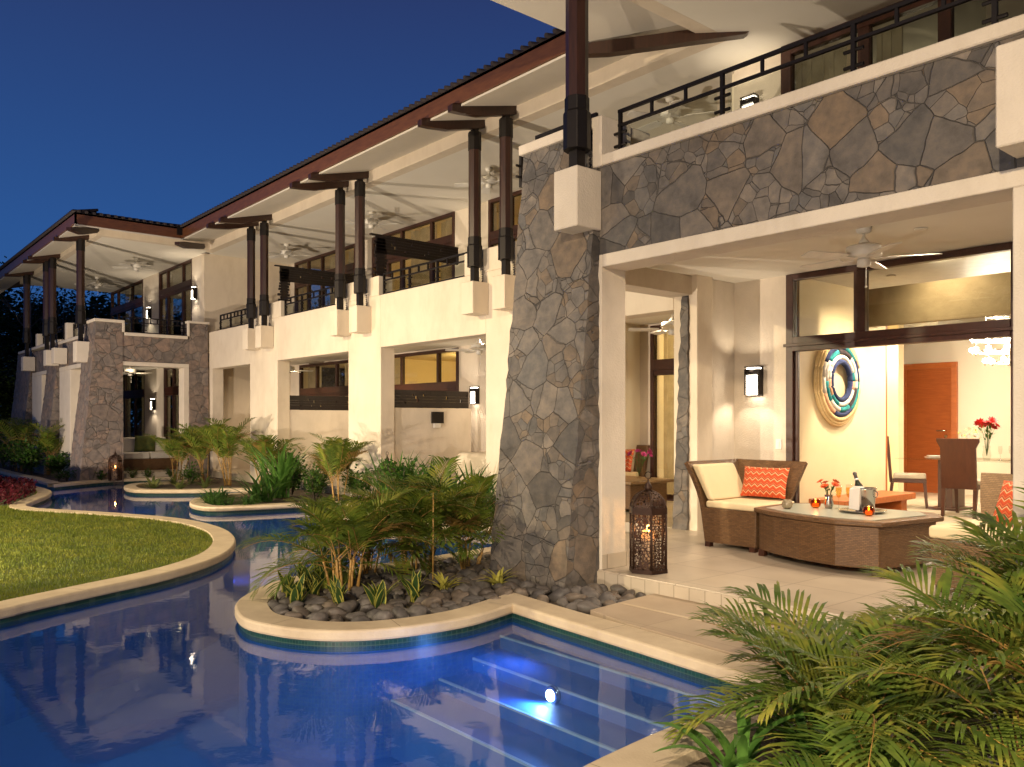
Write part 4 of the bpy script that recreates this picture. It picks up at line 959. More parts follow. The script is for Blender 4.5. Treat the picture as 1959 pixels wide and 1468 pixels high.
# ---- pierced lanterns
def lantern(loc, label, k=1.0, rz=0.2, lit=6):
    t = thing('lantern', label, 'lantern', loc, rz, 'pierced metal floor lanterns'); r = 0.165
    hexp = lambda rr, z: [(rr * math.cos(R(60 * i)), rr * math.sin(R(60 * i)), z) for i in range(6)]
    q = MB(); q.hexa(hexp(r + 0.015, 0.0), hexp(r + 0.015, 0.035)); q.build('base', 'lantern_iron', t)
    f = MB()
    for i in range(6):
        a = R(60 * i); x, y = r * math.cos(a), r * math.sin(a)
        f.tube([(x, y, 0.035), (x, y, 0.55)], 0.011, 6)
        f.tube([(r * math.cos(a) * math.cos(R(u)), r * math.sin(a) * math.cos(R(u)), 0.57 + 0.15 * math.sin(R(u))) for u in range(0, 86, 12)], 0.009, 6)
    f.hexa(hexp(r + 0.012, 0.515), hexp(r + 0.012, 0.575)); f.build('frame', 'lantern_iron', t)
    p = MB()
    for i in range(6):
        a, b = R(60 * i), R(60 * i + 60); A = (r * math.cos(a), r * math.sin(a)); B = (r * math.cos(b), r * math.sin(b))
        p.poly([(A[0], A[1], 0.035), (B[0], B[1], 0.035), (B[0], B[1], 0.515), (A[0], A[1], 0.515)])
    p.build('side_panels', 'lantern_fretwork', t)
    p = MB(); n = 6
    for i in range(6):
        a, b = R(60 * i), R(60 * i + 60)
        for j in range(n):
            u0, u1 = R(85 * j / n), R(85 * (j + 1) / n)
            P = lambda ang, u: (r * math.cos(ang) * math.cos(u), r * math.sin(ang) * math.cos(u), 0.575 + 0.15 * math.sin(u))
            p.poly([P(a, u0), P(b, u0), P(b, u1), P(a, u1)])
    p.build('dome', 'lantern_fretwork', t)
    q = MB(); q.lathe([(0.02, 0.71), (0.035, 0.735), (0.038, 0.75), (0.01, 0.80), (0.006, 0.83)], 10)
    q.tube([(0.03 * math.cos(R(u)), 0, 0.855 + 0.03 * math.sin(R(u))) for u in range(-90, 271, 30)], 0.004, 5, cap=False); q.build('finial', 'lantern_iron', t)
    q = MB(); q.lathe([(0.06, 0.036), (0.06, 0.36), (0.05, 0.352), (0.005, 0.35)], 16); c = q.build('candle', 'wax', t)
    q = MB(); q.ball((0, 0, 0.385), 0.014, 2, (1, 1, 2.2)); q.build('flame', 'flame', c)
    t.scale = (k,) * 3
    lamp('POINT', 'candle_light', (loc[0] + 0.0, loc[1], loc[2] + 0.41 * k), lit, (1.0, 0.48, 0.15), None, 0.02)
    return t
lantern((-4.70, 5.53, 0.0), 'brown pierced metal lantern with burning candle on the patio edge beside the cream column', 0.97, 0.35, 5)
lantern((-12.55, 7.78, -0.13), 'pierced metal lantern behind the planting in front of the courtyard with the dark plaque', 1.0, 0.1, 8)
lantern((-21.25, 5.62, -0.13), 'small pierced metal lantern at the foot of the far pavilion stone pier', 0.86, 0.1, 3)

# ---- wicker furniture
def shell_mesh(w_, d_, flare, z0, z1, n=10):
    q = MB()
    def P(kind, t):
        s = flare * (t ** 1.5) ; z = z0 + (z1 - z0) * t
        if kind == 'F': return (-s, -0.02 - 0.02 * t, z)
        if kind == 'C': return (-s, d_ + s * 0.9, z)
        if kind == 'E': return (w_ + 0.14 * (t ** 0.6) - 0.10, d_ + s * 0.9, z)
    for i in range(n):
        a, b = i / n, (i + 1) / n
        m = 8
        for j in range(m):
            u, v = j / m, (j + 1) / m
            L = lambda k1, k2, uu, tt: tuple(Vector(P(k1, tt)).lerp(Vector(P(k2, tt)), uu))
            q.poly([L('F', 'C', u, a), L('F', 'C', v, a), L('F', 'C', v, b), L('F', 'C', u, b)])
            q.poly([L('C', 'E', u, a), L('C', 'E', v, a), L('C', 'E', v, b), L('C', 'E', u, b)])
    bmesh.ops.remove_doubles(q.bm, verts=q.bm.verts, dist=0.0008)
    return q
def soft_box(x0, x1, y0, y1, z0, z1, name, m, par, bev=0.03, mtx=None):
    q = MB(); q.box(x0, x1, y0, y1, z0, z1, mtx); o = q.build(name, m, par, bev, 4)
    return o
def pillow(par_loc, label, w_=0.44, h=0.32, th=0.13, m='pillow_weave', rz=0.0, tilt=0.25, group=None, cat='cushion'):
    V = []; F = []; n = 14
    for side in (1, -1):
        for i in range(n + 1):
            for j in range(n + 1):
                u = i / n * 2 - 1; v = j / n * 2 - 1; f = (1 - u ** 4) * (1 - v ** 4)
                x = u * w_ / 2 * (1 - 0.05 * (1 - v * v)); z = v * h / 2 * (1 - 0.05 * (1 - u * u))
                V.append((x, side * th / 2 * (f ** 0.6), z))
    o = (n + 1) ** 2
    for s_ in (0, 1):
        for i in range(n):
            for j in range(n):
                a = s_ * o + i * (n + 1) + j; q = (a, a + 1, a + n + 2, a + n + 1); F.append(q if s_ == 0 else q[::-1])
    ob = raw('cushion', V, F, m, None, None, True); ob.location = par_loc; ob.rotation_euler = (tilt, 0, rz); tag(ob, label, cat, group); return ob
def corner_chair(loc, rz, label, m='wicker', mirror=False):
    t = thing('wicker_armchair', label, 'armchair', loc, rz, 'brown wicker lounge chairs')
    W, D = 0.62, 0.70
    q = MB(); q.hexa([(0.01, 0.0, 0.045), (W, 0.0, 0.045), (W, D, 0.045), (0.01, D, 0.045)], [(-0.03, -0.02, 0.40), (W + 0.02, -0.02, 0.40), (W + 0.02, D + 0.02, 0.40), (-0.03, D + 0.02, 0.40)]); q.build('base', m, t, 0.012, 2)
    for x in (0.015, W - 0.075):
        for y in (0.002, D - 0.062):
            q = MB(); q.box(x, x + 0.06, y, y + 0.06, 0, 0.05); q.build('leg', 'chair_wood', t)
    q = shell_mesh(W, D, 0.20, 0.38, 0.86); o = q.build('shell', m, t)
    sm = o.modifiers.new('s', 'SOLIDIFY'); sm.thickness = 0.045; sm.offset = 0
    if mirror: t.scale = (-1, 1, 1)
    return t
ch = corner_chair((-5.29, 7.10, 0), 0.0, 'brown wicker corner armchair with cream cushions against the patio wall')
soft_box(0.03, 0.66, -0.01, 0.66, 0.402, 0.475, 'seat_cushion', 'cushion', ch, 0.025)
q = MB(); q.hexa([(0.04, 0.0, 0.478), (0.12, 0.0, 0.478), (0.12, 0.64, 0.478), (0.04, 0.64, 0.478)], [(-0.15, -0.02, 0.84), (-0.05, -0.02, 0.84), (-0.05, 0.62, 0.84), (-0.15, 0.62, 0.84)]); q.build('back_cushion', 'cushion', ch, 0.028, 4)
pillow((-4.93, 7.66, 0.655), 'orange and red zigzag cushion leaning in the wicker armchair', 0.52, 0.33, 0.14, rz=0.06, tilt=-0.30)
ch2 = corner_chair((-2.13, 6.50, 0), 0.0, 'lighter wicker armchair at the right edge of the patio behind the palms', 'wicker_light', True)
ch2.rotation_euler.z = R(-4)
soft_box(0.03, 0.66, -0.01, 0.66, 0.402, 0.50, 'seat_cushion', 'cushion', ch2, 0.03)
pillow((-2.28, 6.98, 0.66), 'striped orange cushion on the armchair at the right edge', 0.44, 0.38, 0.14, rz=-0.35, tilt=-0.4)
tb = thing('wicker_table', 'low brown wicker table with pale inset top on the near patio', 'table', (-3.9, 7.25, 0), 0.0)
topo = [(-0.72, -0.26), (-0.45, -0.42), (-0.10, -0.54), (0.30, -0.60), (0.66, -0.50), (0.80, 0.35), (0.62, 0.60), (-0.55, 0.62), (-0.76, 0.40)]
bas = [(x * 0.93, y * 0.93) for x, y in topo]
q = MB(); q.hexa([(x, y, 0.06) for x, y in bas], [(x, y, 0.415) for x, y in bas]); q.build('base', 'wicker', tb, 0.01, 2)
q = MB(); q.hexa([(x, y, 0.416) for x, y in topo], [(x, y, 0.46) for x, y in topo]); q.build('tabletop', 'wicker', tb, 0.012, 2)
q = MB(); q.hexa([(x * 0.84, y * 0.84, 0.4585) for x, y in topo], [(x * 0.84, y * 0.84, 0.466) for x, y in topo]); q.build('glass_inset', 'table_glass', tb)
for x, y in (bas[0], bas[4], bas[6], bas[7]):
    q = MB(); q.box(x * 0.95 - 0.03, x * 0.95 + 0.03, y * 0.95 - 0.03, y * 0.95 + 0.03, 0, 0.065); q.build('leg', 'chair_wood', tb)
TZ = 0.467
def votive(x, y, label, m='amber_glow', z=TZ, k=1.0, lit=1.2):
    t = thing('candle_holder', label, 'candle holder', (x, y, z), 0, 'round glass candle holders')
    q = MB(); q.lathe([(0.022, 0), (0.045, 0.018), (0.052, 0.045), (0.042, 0.075), (0.030, 0.088), (0.026, 0.084), (0.036, 0.07), (0.044, 0.045), (0.036, 0.02), (0.01, 0.012)], 18); q.build('bowl', m, t)
    if lit:
        q = MB(); q.ball((0, 0, 0.062), 0.008, 1, (1, 1, 1.8)); q.build('flame', 'flame', t)
        q = MB(); q.lathe([(0.028, 0.014), (0.030, 0.03), (0.026, 0.045), (0.003, 0.046)], 14); q.build('candle', 'amber_glow', t)
        lamp('POINT', 'candle_light', (x, y, z + 0.10), lit * 0.4, (1, 0.5, 0.15), None, 0.02)
    t.scale = (k,) * 3
mat('mottled_glass', (0.35, 0.28, 0.18), (0.18, 0.14, 0.09), 0.25, 60, kind='obj')
glass_mat('amber_glass', (0.80, 0.42, 0.12), 1.5)
votive(-4.30, 7.06, 'unlit mottled grey candle ball, leftmost on the wicker table', 'mottled_glass', lit=0)
votive(-4.17, 7.34, 'lit amber candle ball left of the silver vase on the wicker table', 'amber_glass')
votive(-3.52, 7.08, 'lit amber candle ball in front of the ice bucket', 'amber_glass')
tr = thing('serving_tray', 'round silver tray under the ice bucket on the wicker table', 'tray', (-3.70, 7.32, TZ))
q = MB(); q.lathe([(0.02, 0.002), (0.17, 0.002), (0.20, 0.018), (0.205, 0.022), (0.198, 0.024), (0.165, 0.008), (0.02, 0.007)], 40); q.build('plate', 'chrome', tr)
bk = thing('ice_bucket', 'polished silver ice bucket standing on the round tray', 'ice bucket', (-3.70, 7.36, TZ + 0.008))
q = MB(); q.lathe([(0.075, 0), (0.085, 0.02), (0.10, 0.20), (0.108, 0.212), (0.10, 0.214), (0.092, 0.20), (0.07, 0.02), (0.01, 0.012)], 30); q.build('bowl', 'chrome', bk)
for s_ in (-1, 1):
    q = MB(); q.tube([(s_ * (0.10 + 0.025 * math.sin(R(u))), 0.0, 0.16 - 0.03 * math.cos(R(u))) for u in range(0, 181, 30)], 0.006, 6); q.build('handle', 'chrome', bk)
bo = thing('champagne_bottle', 'dark champagne bottle with foil neck leaning in the ice bucket', 'bottle', (-3.70, 7.36, TZ + 0.06)); bo.rotation_euler = (R(-12), R(-24), 0)
q = MB(); q.lathe([(0.04, 0), (0.043, 0.02), (0.043, 0.15), (0.036, 0.19), (0.017, 0.24), (0.015, 0.25)], 18); q.build('body', 'bottle_dark', bo)
q = MB(); q.lathe([(0.0175, 0.235), (0.016, 0.30), (0.019, 0.305), (0.019, 0.32), (0.012, 0.328)], 14); q.build('foil', 'foil', bo)
q = MB(); q.lathe([(0.0182, 0.245), (0.0178, 0.262)], 14); q.build('neck_label', 'porcelain', bo)
nk = MB(); P_ = [(-0.06, -0.115, 0.20), (0.05, -0.118, 0.21), (0.045, -0.11, 0.03), (-0.05, -0.112, 0.02)]
nk.hexa([(-0.07, -0.120, 0.03), (0.03, -0.127, 0.02), (0.03, -0.113, 0.02), (-0.07, -0.108, 0.03)], [(-0.065, -0.112, 0.215), (0.035, -0.118, 0.22), (0.035, -0.02, 0.235), (-0.065, -0.02, 0.235)])
o = nk.build('napkin', 'porcelain', None, 0.012, 3); o.location = (-3.72, 7.36, TZ); tag(o, 'white napkin draped over the rim of the ice bucket', 'napkin')
def flute(x, y, z, label, wine=True, k=1.0, grp='glasses on the tables', h=0.20):
    t = thing('drinking_glass', label, 'glass', (x, y, z), 0, grp)
    q = MB(); q.lathe([(0.030, 0), (0.028, 0.004), (0.004, 0.012), (0.004, h * 0.42), (0.018, h * 0.5), (0.026, h * 0.75), (0.024, h)], 16); q.build('glass', 'clear_glass', t)
    if wine: q = MB(); q.lathe([(0.004, h * 0.46), (0.016, h * 0.52), (0.0225, h * 0.75), (0.0225, h * 0.88)], 14); q.build('wine', 'champagne', t)
    t.scale = (k,) * 3
flute(-3.98, 7.42, TZ, 'left champagne flute of the two filled ones beside the orange flowers', k=1.15); flute(-3.92, 7.50, TZ, 'right champagne flute of the two filled ones, nearer the ice bucket', k=1.15)

def flower_head(V, F, c, r, n, tilt=None, cup=0.3):
    tilt = tilt or Vector((0, 0, 1))
    ax = tilt.normalized(); s = ax.orthogonal().normalized(); t = ax.cross(s)
    for ring, (rr, cp) in enumerate(((r, cup), (r * 0.75, cup + 0.4), (r * 0.5, cup + 0.9))):
        for i in range(n):
            a = 2 * math.pi * (i + ring * 0.33) / n; d = (s * math.cos(a) + t * math.sin(a) + ax * cp); leafquad(V, F, Vector(c), d, rr, rr * 0.28, ax)
def vase_of(name_label, loc, h, petal, n, r, spread, stemh, green='shrub_leaf', glass='clear_glass', cat='vase of flowers', seed=1, extra=None, vase_r=0.05):
    t = thing('flower_vase', name_label, cat, loc); rr = random.Random(seed)
    q = MB(); q.lathe([(vase_r * 0.7, 0), (vase_r, h * 0.35), (vase_r * 0.75, h * 0.75), (vase_r * 0.9, h)], 18); q.build('vase', glass, t)
    V = []; F = []; sm_ = MB(); LV = []; LF = []
    for i in range(n):
        a = rr.uniform(0, 6.28); rd = spread * (rr.random() ** 0.6); top = Vector((rd * math.cos(a), rd * math.sin(a), stemh * rr.uniform(0.8, 1.0)))
        sm_.tube([(0, 0, h * 0.3), tuple(Vector((0, 0, h)).lerp(top, 0.4)), tuple(top)], 0.0035, 5)
        flower_head(V, F, top, r, 9, Vector((top.x, top.y, 0.12)))
        for k_ in range(3): leafquad(LV, LF, Vector((0, 0, h)).lerp(top, rr.uniform(0.2, 0.7)), Vector((rr.uniform(-1, 1), rr.uniform(-1, 1), 0.6)), r * 1.2, r * 0.16)
    sm_.build('stem', 'strap_leaf', t); raw('petals', V, F, petal, t); raw('leaves', LV, LF, green, t)
    if extra: extra(t, rr)
    return t
vase_of('silver vase with orange flowers on the wicker table', (-4.08, 7.42, TZ), 0.13, 'orange_petal', 7, 0.045, 0.09, 0.26, glass='chrome', seed=5, vase_r=0.045)

# low wooden bench against the golden wall
bn = thing('wooden_bench', 'low orange wood bench along the golden wall inside', 'bench', (-5.10, 10.1, 0))
q = MB(); q.box(-0.22, 0.24, -0.9, 0.95, 0.28, 0.36); q.build('top', 'bench_wood', bn, 0.008, 2)
for y in (-0.82, 0.62):
    q = MB(); q.box(-0.18, 0.20, y, y + 0.16, 0, 0.28); q.build('leg', 'bench_wood', bn, 0.006, 1)

# round woven wall piece
art = thing('wall_art', 'large round woven ring in straw, white, navy and teal on the golden wall', 'wall art', (-5.348, 9.91, 1.80))
def arc(R0, r0, a0, a1, m, x, name='ring', seg=9):
    q = MB(); n = max(3, int(abs(a1 - a0) / 7)); q.tube([(x, R0 * math.cos(R(a0 + (a1 - a0) * i / n)), R0 * math.sin(R(a0 + (a1 - a0) * i / n)) * 1.0) for i in range(n + 1)], r0, seg); q.build(name, m, art)
for R0, x, rr_ in ((0.560, 0.025, 0.018), (0.530, 0.035, 0.022)): arc(R0, rr_, 20, 330, 'wall_art_straw', x, 'straw_ring')
arc(0.485, 0.032, 30, 350, 'wall_art_straw', 0.045, 'straw_ring')
rr = random.Random(11); cols_ = ['rope_white', 'rope_teal', 'rope_navy', 'rope_teal', 'rope_white', 'rope_black', 'rope_peach', 'rope_navy']
for R0, rad, x in ((0.425, 0.034, 0.055), (0.362, 0.036, 0.06), (0.298, 0.034, 0.06)):
    a = 0
    while a < 358:
        L = rr.uniform(22, 58); b = min(a + L, 360); arc(R0, rad, a, b, rr.choice(cols_), x, 'rope_section'); a = b
arc(0.238, 0.034, 0, 360, 'rope_navy', 0.06, 'navy_ring')

# ---- dining room
dt = thing('dining_table', 'glass topped dining table with dark wood pedestals', 'table', (-4.35, 12.75, 0))
q = MB(); q.box(-1.35, 1.35, -0.50, 0.50, 0.735, 0.75); q.build('tabletop', 'clear_glass', dt, 0.003, 1)
for x in (-0.75, 0.75):
    q = MB(); q.box(x - 0.10, x + 0.10, -0.22, 0.22, 0.04, 0.733); q.box(x - 0.2, x + 0.2, -0.3, 0.3, 0, 0.04); q.build('pedestal', 'chair_wood', dt)
def dining_chair(loc, rz, label):
    t = thing('dining_chair', label, 'dining chair', loc, rz, 'dark wood dining chairs'); wd = 0.27
    q = MB(); P = [(-wd, 1.06), (wd, 1.06), (wd, 1.02), (wd - 0.045, 0.93), (wd - 0.045, 0.38), (-wd + 0.045, 0.38), (-wd + 0.045, 0.93), (-wd, 1.02)]
    f = lambda z: -0.24 - 0.10 * max(0, (z - 0.45)) ** 1.2
    q.hexa([(x, f(z) - 0.018, z) for x, z in P], [(x, f(z) + 0.018, z) for x, z in P]); q.build('backrest', 'chair_wood', t, 0.006, 2)
    q = MB(); q.box(-0.225, 0.225, -0.215, 0.24, 0.38, 0.435); q.build('seat_frame', 'chair_wood', t, 0.005, 1)
    soft_box(-0.22, 0.22, -0.21, 0.235, 0.437, 0.505, 'seat_pad', 'cushion_grey', t, 0.022)
    for x in (-0.20, 0.20):
        for y, s_ in ((-0.22, -0.05), (0.215, 0.03)):
            q = MB(); q.hexa([(x - 0.018, y + s_ - 0.018, 0), (x + 0.018, y + s_ - 0.018, 0), (x + 0.018, y + s_ + 0.018, 0), (x - 0.018, y + s_ + 0.018, 0)], [(x - 0.026, y - 0.022, 0.38), (x + 0.026, y - 0.022, 0.38), (x + 0.026, y + 0.022, 0.38), (x - 0.026, y + 0.022, 0.38)]); q.build('leg', 'chair_wood', t)
    return t
dining_chair((-5.66, 12.62, 0), R(-66), 'dark wood dining chair seen side on at the left end of the glass table')
dining_chair((-4.63, 12.05, 0), 0.02, 'dark dining chair with its back to the patio')
dining_chair((-4.20, 13.55, 0), R(180), 'dining chair across the glass table beside the red flowers')
dining_chair((-3.5, 12.05, 0), 0.0, 'dining chair with its back to the patio behind the wicker armchair')
def red_extra(t, rr):
    V = []; F = []
    for i in range(120):
        a = rr.uniform(2.2, 4.2); d = rr.uniform(0.12, 0.38); leafquad(V, F, Vector((d * math.cos(a), d * math.sin(a), 0.26 + 0.22 * rr.random() - d * 0.2)), Vector((rr.uniform(-1, 1), rr.uniform(-1, 1), rr.uniform(-.3, 1))), 0.035, 0.012)
    raw('yellow_sprays', V, F, 'yellow_petal', t)
vase_of('clear glass vase with red gerbera flowers and yellow sprays on the dining table', (-4.55, 12.55, 0.75), 0.20, 'red_petal', 8, 0.085, 0.15, 0.56, seed=4, extra=red_extra, vase_r=0.055)
for x, y, lb in ((-5.20, 12.75, 'stemmed glass beside the white plate at the left of the dining table'), (-5.08, 12.85, 'stemmed glass behind the dark chair back'), (-4.36, 12.5, 'stemmed glass just right of the flower vase'), (-4.28, 12.65, 'second stemmed glass right of the flower vase'), (-4.18, 12.55, 'stemmed glass nearest the right edge of the dining table')):
    flute(x, y, 0.75, lb, False, 1.0)
pt_ = thing('plate', 'stack of white plates at the left end of the dining table', 'plates', (-5.28, 12.6, 0.751))
q = MB(); q.lathe([(0.06, 0), (0.13, 0.012), (0.135, 0.016), (0.06, 0.008)], 28); q.build('lower_plate', 'porcelain', pt_)
q = MB(); q.lathe([(0.05, 0.018), (0.10, 0.035), (0.105, 0.04), (0.05, 0.024)], 28); q.build('upper_plate', 'porcelain', pt_)
votive(-4.08, 12.5, 'amber candle ball on the dining table', 'amber_glass', 0.751, 1.2, 0)
# chandelier
cd = thing('chandelier', 'sparkling glass and chrome chandelier with many small bulbs', 'chandelier', (-4.22, 12.45, 2.36))
q = MB(); q.tube([(0, 0, 0.66), (0, 0, -0.32)], 0.012, 8); q.lathe([(0.05, 0.66), (0.05, 0.63), (0.02, 0.62)], 14); q.build('rod', 'chrome', cd)
bi = 0
for z, rad, n in ((0.36, 0.30, 9), (0.20, 0.42, 12), (0.04, 0.46, 13), (-0.12, 0.46, 13), (-0.27, 0.30, 9)):
    q = MB(); q.tube([(rad * math.cos(R(u)), rad * math.sin(R(u)), z) for u in range(0, 361, 15)], 0.006, 5, cap=False); q.build('hoop', 'chrome', cd)
    for i in range(n):
        a = 2 * math.pi * i / n + z * 3; x, y = rad * math.cos(a), rad * math.sin(a)
        q = MB(); q.tube([(0, 0, z), (x, y, z)], 0.004, 5); q.tube([(x, y, z - 0.03), (x, y, z + 0.02)], 0.009, 6); q.build('arm', 'chrome', cd)
        q = MB(); q.ball((x, y, z + 0.035), 0.033, 1); q.build('bulb', 'bulb_glow', cd)
# cabinet, switches
cb = thing('side_cabinet', 'black low cabinet at the far left of the dining room', 'cabinet', (-7.75, 15.1, 0))
q = MB(); q.box(-0.7, 0.42, -0.25, 0.3, 0.12, 0.62); q.build('body', 'iron', cb, 0.006, 1)
for x in (-0.66, 0.36):
    q = MB(); q.box(x - 0.02, x + 0.02, -0.22, -0.18, 0, 0.12); q.build('leg', 'chrome', cb)
def switch(loc, label, ax='y'):
    t = thing('light_switch', label, 'light switch', loc, 0, 'white wall switches')
    q = MB(); q.box(-0.04, 0.04, -0.010, 0, -0.06, 0.06); q.build('plate', 'white_paint', t, 0.003, 1)
    q = MB(); q.box(-0.015, 0.015, -0.016, -0.0105, -0.025, 0.025); q.build('rocker', 'porcelain', t)
switch((-5.50, 8.848, 1.02), 'white switch on the textured patio wall beside the glazed opening')
switch((-5.92, 15.498, 1.02), 'left white switch right of the orange wood door'); switch((-5.78, 15.498, 1.02), 'right white switch right of the orange wood door')
# rug
q = MB(); q.box(-6.4, -2.2, 11.9, 13.9, 0.001, 0.010); o = q.build('rug', 'cushion_grey'); tag(o, 'pale rug under the dining table', 'rug')
# recessed ceiling lamps
for i, (x, y, z) in enumerate(((-3.3, 7.6, 3.02), (-4.7, 6.6, 3.02), (-4.6, 9.8, 3.02), (-4.2, 13.4, 3.02), (-5.6, 14.4, 3.02))):
    t = thing('downlight', ['small recessed ceiling lamp over the near patio table', 'small recessed ceiling lamp near the patio column', 'recessed ceiling lamp just inside the glazed wall', 'recessed ceiling lamp above the dining table', 'recessed ceiling lamp near the orange door'][i], 'ceiling lamp', (x, y, z))
    q = MB(); q.lathe([(0.045, -0.002), (0.055, -0.002), (0.055, -0.012), (0.045, -0.012)], 20); q.build('trim', 'white_paint', t)
    q = MB(); q.lathe([(0.001, -0.001), (0.042, -0.003), (0.042, -0.006), (0.001, -0.007)], 16); q.build('lens', 'downlight_glow', t)

# ---- neighbouring patio furniture (seen through the side opening)
sf = thing('wicker_sofa', 'wicker sofa end with cream seat on the neighbouring patio', 'sofa', (-9.12, 9.6, 0), 0)
q = MB(); q.box(-0.5, 0.22, 0.0, 0.75, 0.05, 0.38); q.build('base', 'wicker', sf, 0.01, 1)
q = MB(); q.hexa([(-0.5, 0.7, 0.3), (0.22, 0.7, 0.3), (0.22, 0.78, 0.3), (-0.5, 0.78, 0.3)], [(-0.5, 0.82, 0.9), (0.26, 0.82, 0.9), (0.26, 0.88, 0.9), (-0.5, 0.88, 0.9)]); q.build('backrest', 'wicker', sf, 0.01, 1)
soft_box(-0.5, 0.2, 0.02, 0.68, 0.382, 0.47, 'seat_cushion', 'cushion', sf)
pillow((-9.10, 10.08, 0.66), 'orange red cushion on the sofa of the neighbouring patio', 0.4, 0.38, 0.12, rz=0.1, tilt=-0.3)
tn = thing('wicker_table', 'wicker table with flowers on the neighbouring patio', 'table', (-8.35, 9.2, 0))
q = MB(); q.hexa([(-0.6, -0.4, 0.05), (0.55, -0.4, 0.05), (0.55, 0.4, 0.05), (-0.6, 0.4, 0.05)], [(-0.6, -0.4, 0.40), (0.55, -0.4, 0.40), (0.55, 0.4, 0.40), (-0.6, 0.4, 0.40)]); q.build('base', 'wicker', tn, 0.01, 1)
q = MB(); q.box(-0.68, 0.62, -0.48, 0.48, 0.401, 0.45); q.build('tabletop', 'wicker_light', tn, 0.015, 2)
vase_of('glass vase with magenta orchids on the neighbouring patio table', (-8.12, 9.35, 0.451), 0.16, 'pink_petal', 7, 0.06, 0.2, 0.42, seed=8)
votive(-8.5, 9.3, 'amber candle ball on the neighbouring patio table', 'amber_glass', 0.451, 1.1, 0)
q = MB(); q.box(-8.15, -7.6, 13.93, 13.97, 1.2, 2.1); o = q.build('wall_picture', 'white_art'); tag(o, 'pale grey picture on the wall behind the neighbouring glass door', 'picture')

# ---- courtyard fittings, far pavilion furniture
pq = thing('wall_plaque', 'square dark plaque on the low courtyard wall', 'plaque', (-13.205, 9.31, 1.36), 0)
q = MB(); q.box(0, 0.03, -0.14, 0.14, -0.11, 0.11); q.build('plate', 'iron', pq, 0.003, 1)
q = MB(); q.box(0, 0.05, -0.10, 0.06, -0.20, -0.112); q.build('spout', 'white_paint', pq, 0.01, 2)
tbw = thing('planter_wall', 'low rounded cream planter at the courtyard end by the stone pier', 'planter', (-11.0, 8.6, 0))
q = MB(); q.box(-0.7, 1.0, 0, 1.5, 0, 0.75); q.build('body', 'stucco', tbw, 0.12, 5)
def lounge(loc, label, grp, L=1.6, nm='daybed'):
    t = thing(nm, label, 'daybed', loc, 0, grp)
    q = MB(); q.box(-L / 2, L / 2, -0.4, 0.4, 0.05, 0.30); q.build('base', 'wicker', t, 0.01, 1)
    soft_box(-L / 2 + 0.02, L / 2 - 0.02, -0.38, 0.38, 0.30, 0.46, 'mattress', 'cushion_white', t, 0.05)
lounge((-24.2, 7.3, 3.12), 'white cushioned daybed at the right of the far pavilion balcony', 'daybeds on the far balcony'); lounge((-27.6, 7.3, 3.12), 'white cushioned daybed at the left of the far pavilion balcony', 'daybeds on the far balcony')
t = thing('outdoor_sofa', 'dark wicker sofa with pale cushions in the far ground floor terrace', 'sofa', (-23.2, 6.55, 0.0), 0)
q = MB(); q.box(-0.45, 0.45, -1.0, 1.0, 0.0, 0.30); q.build('base', 'wicker', t, 0.01, 1)
for y in (-1.0, -0.33, 0.34):
    soft_box(-0.43, 0.43, y + 0.01, y + 0.65, 0.302, 0.46, 'seat_cushion', 'cushion_white', t, 0.03)
    soft_box(-0.50, -0.34, y + 0.02, y + 0.64, 0.465, 0.85, 'back_cushion', 'cushion_white', t, 0.04)
pillow((-23.45, 6.95, 0.68), 'olive patterned cushion on the far terrace sofa', 0.55, 0.45, 0.15, 'agave_leaf', R(90), 0.2)
q = MB(); q.box(-24.3, -21.72, 5.9, 8.0, 0.0005, 0.004)
q.build('terrace_floor', 'patio_tile', bld)
tag(bpy.data.objects['terrace_floor'])
w_ = MB(); w_.box(-31, -21.7, 5.6, 8.05, -0.2, 0.0); w_.build('terrace_slab', 'patio_tile', bld)
ln = lamp('SPOT', 'downlight_or_fill', (-23.5, 6.6, 2.8), 60, (1.0, 0.76, 0.48), (-23.5, 6.6, 0), 0.06, 160, 0.9)

# ================================================================== RIVER STONES
m, nt, b = newmat('river_stone')
co = coords(nt, (1, 1, 1), 'geo'); n = node(nt, 'ShaderNodeTexNoise', Scale=22, Detail=6); nt.links.new(co, n.inputs['Vector'])
oi = nt.nodes.new('ShaderNodeObjectInfo')
base = ramp(nt, oi.outputs['Random'], [(0.0, (0.075, 0.068, 0.066)), (0.4, (0.125, 0.112, 0.105)), (0.7, (0.09, 0.075, 0.066)), (1.0, (0.17, 0.135, 0.105))])
mx = nt.nodes.new('ShaderNodeMix'); mx.data_type = 'RGBA'; mx.blend_type = 'MULTIPLY'; mx.inputs[0].default_value = 0.8
nt.links.new(base, mx.inputs[6]); nt.links.new(ramp(nt, n.outputs['Fac'], [(0.3, (0.65, 0.65, 0.65)), (0.7, (1.25, 1.22, 1.2))]), mx.inputs[7])
nt.links.new(mx.outputs[2], b.inputs['Base Color']); b.inputs['Roughness'].default_value = 0.6; bump(nt, b, n.outputs['Fac'], 0.3, 0.004)
from mathutils import noise as mnoise
protos = []
for k_ in range(6):
    bmx = bmesh.new(); bmesh.ops.create_icosphere(bmx, subdivisions=3, radius=1.0)
    for v in bmx.verts:
        c = v.co.copy(); nn = mnoise.noise(c * 0.9 + Vector((k_ * 7, 0, 0))) * 0.28 + mnoise.noise(c * 2.0 + Vector((0, k_ * 5, 0))) * 0.07
        v.co = Vector((c.x * 1.0, c.y * 0.78, c.z * 0.58)) * (1 + nn)
    me = bpy.data.meshes.new('river_stone'); bmx.to_mesh(me); bmx.free(); me.materials.append(MATS['river_stone']); me.polygons.foreach_set('use_smooth', [True] * len(me.polygons)); protos.append(me)
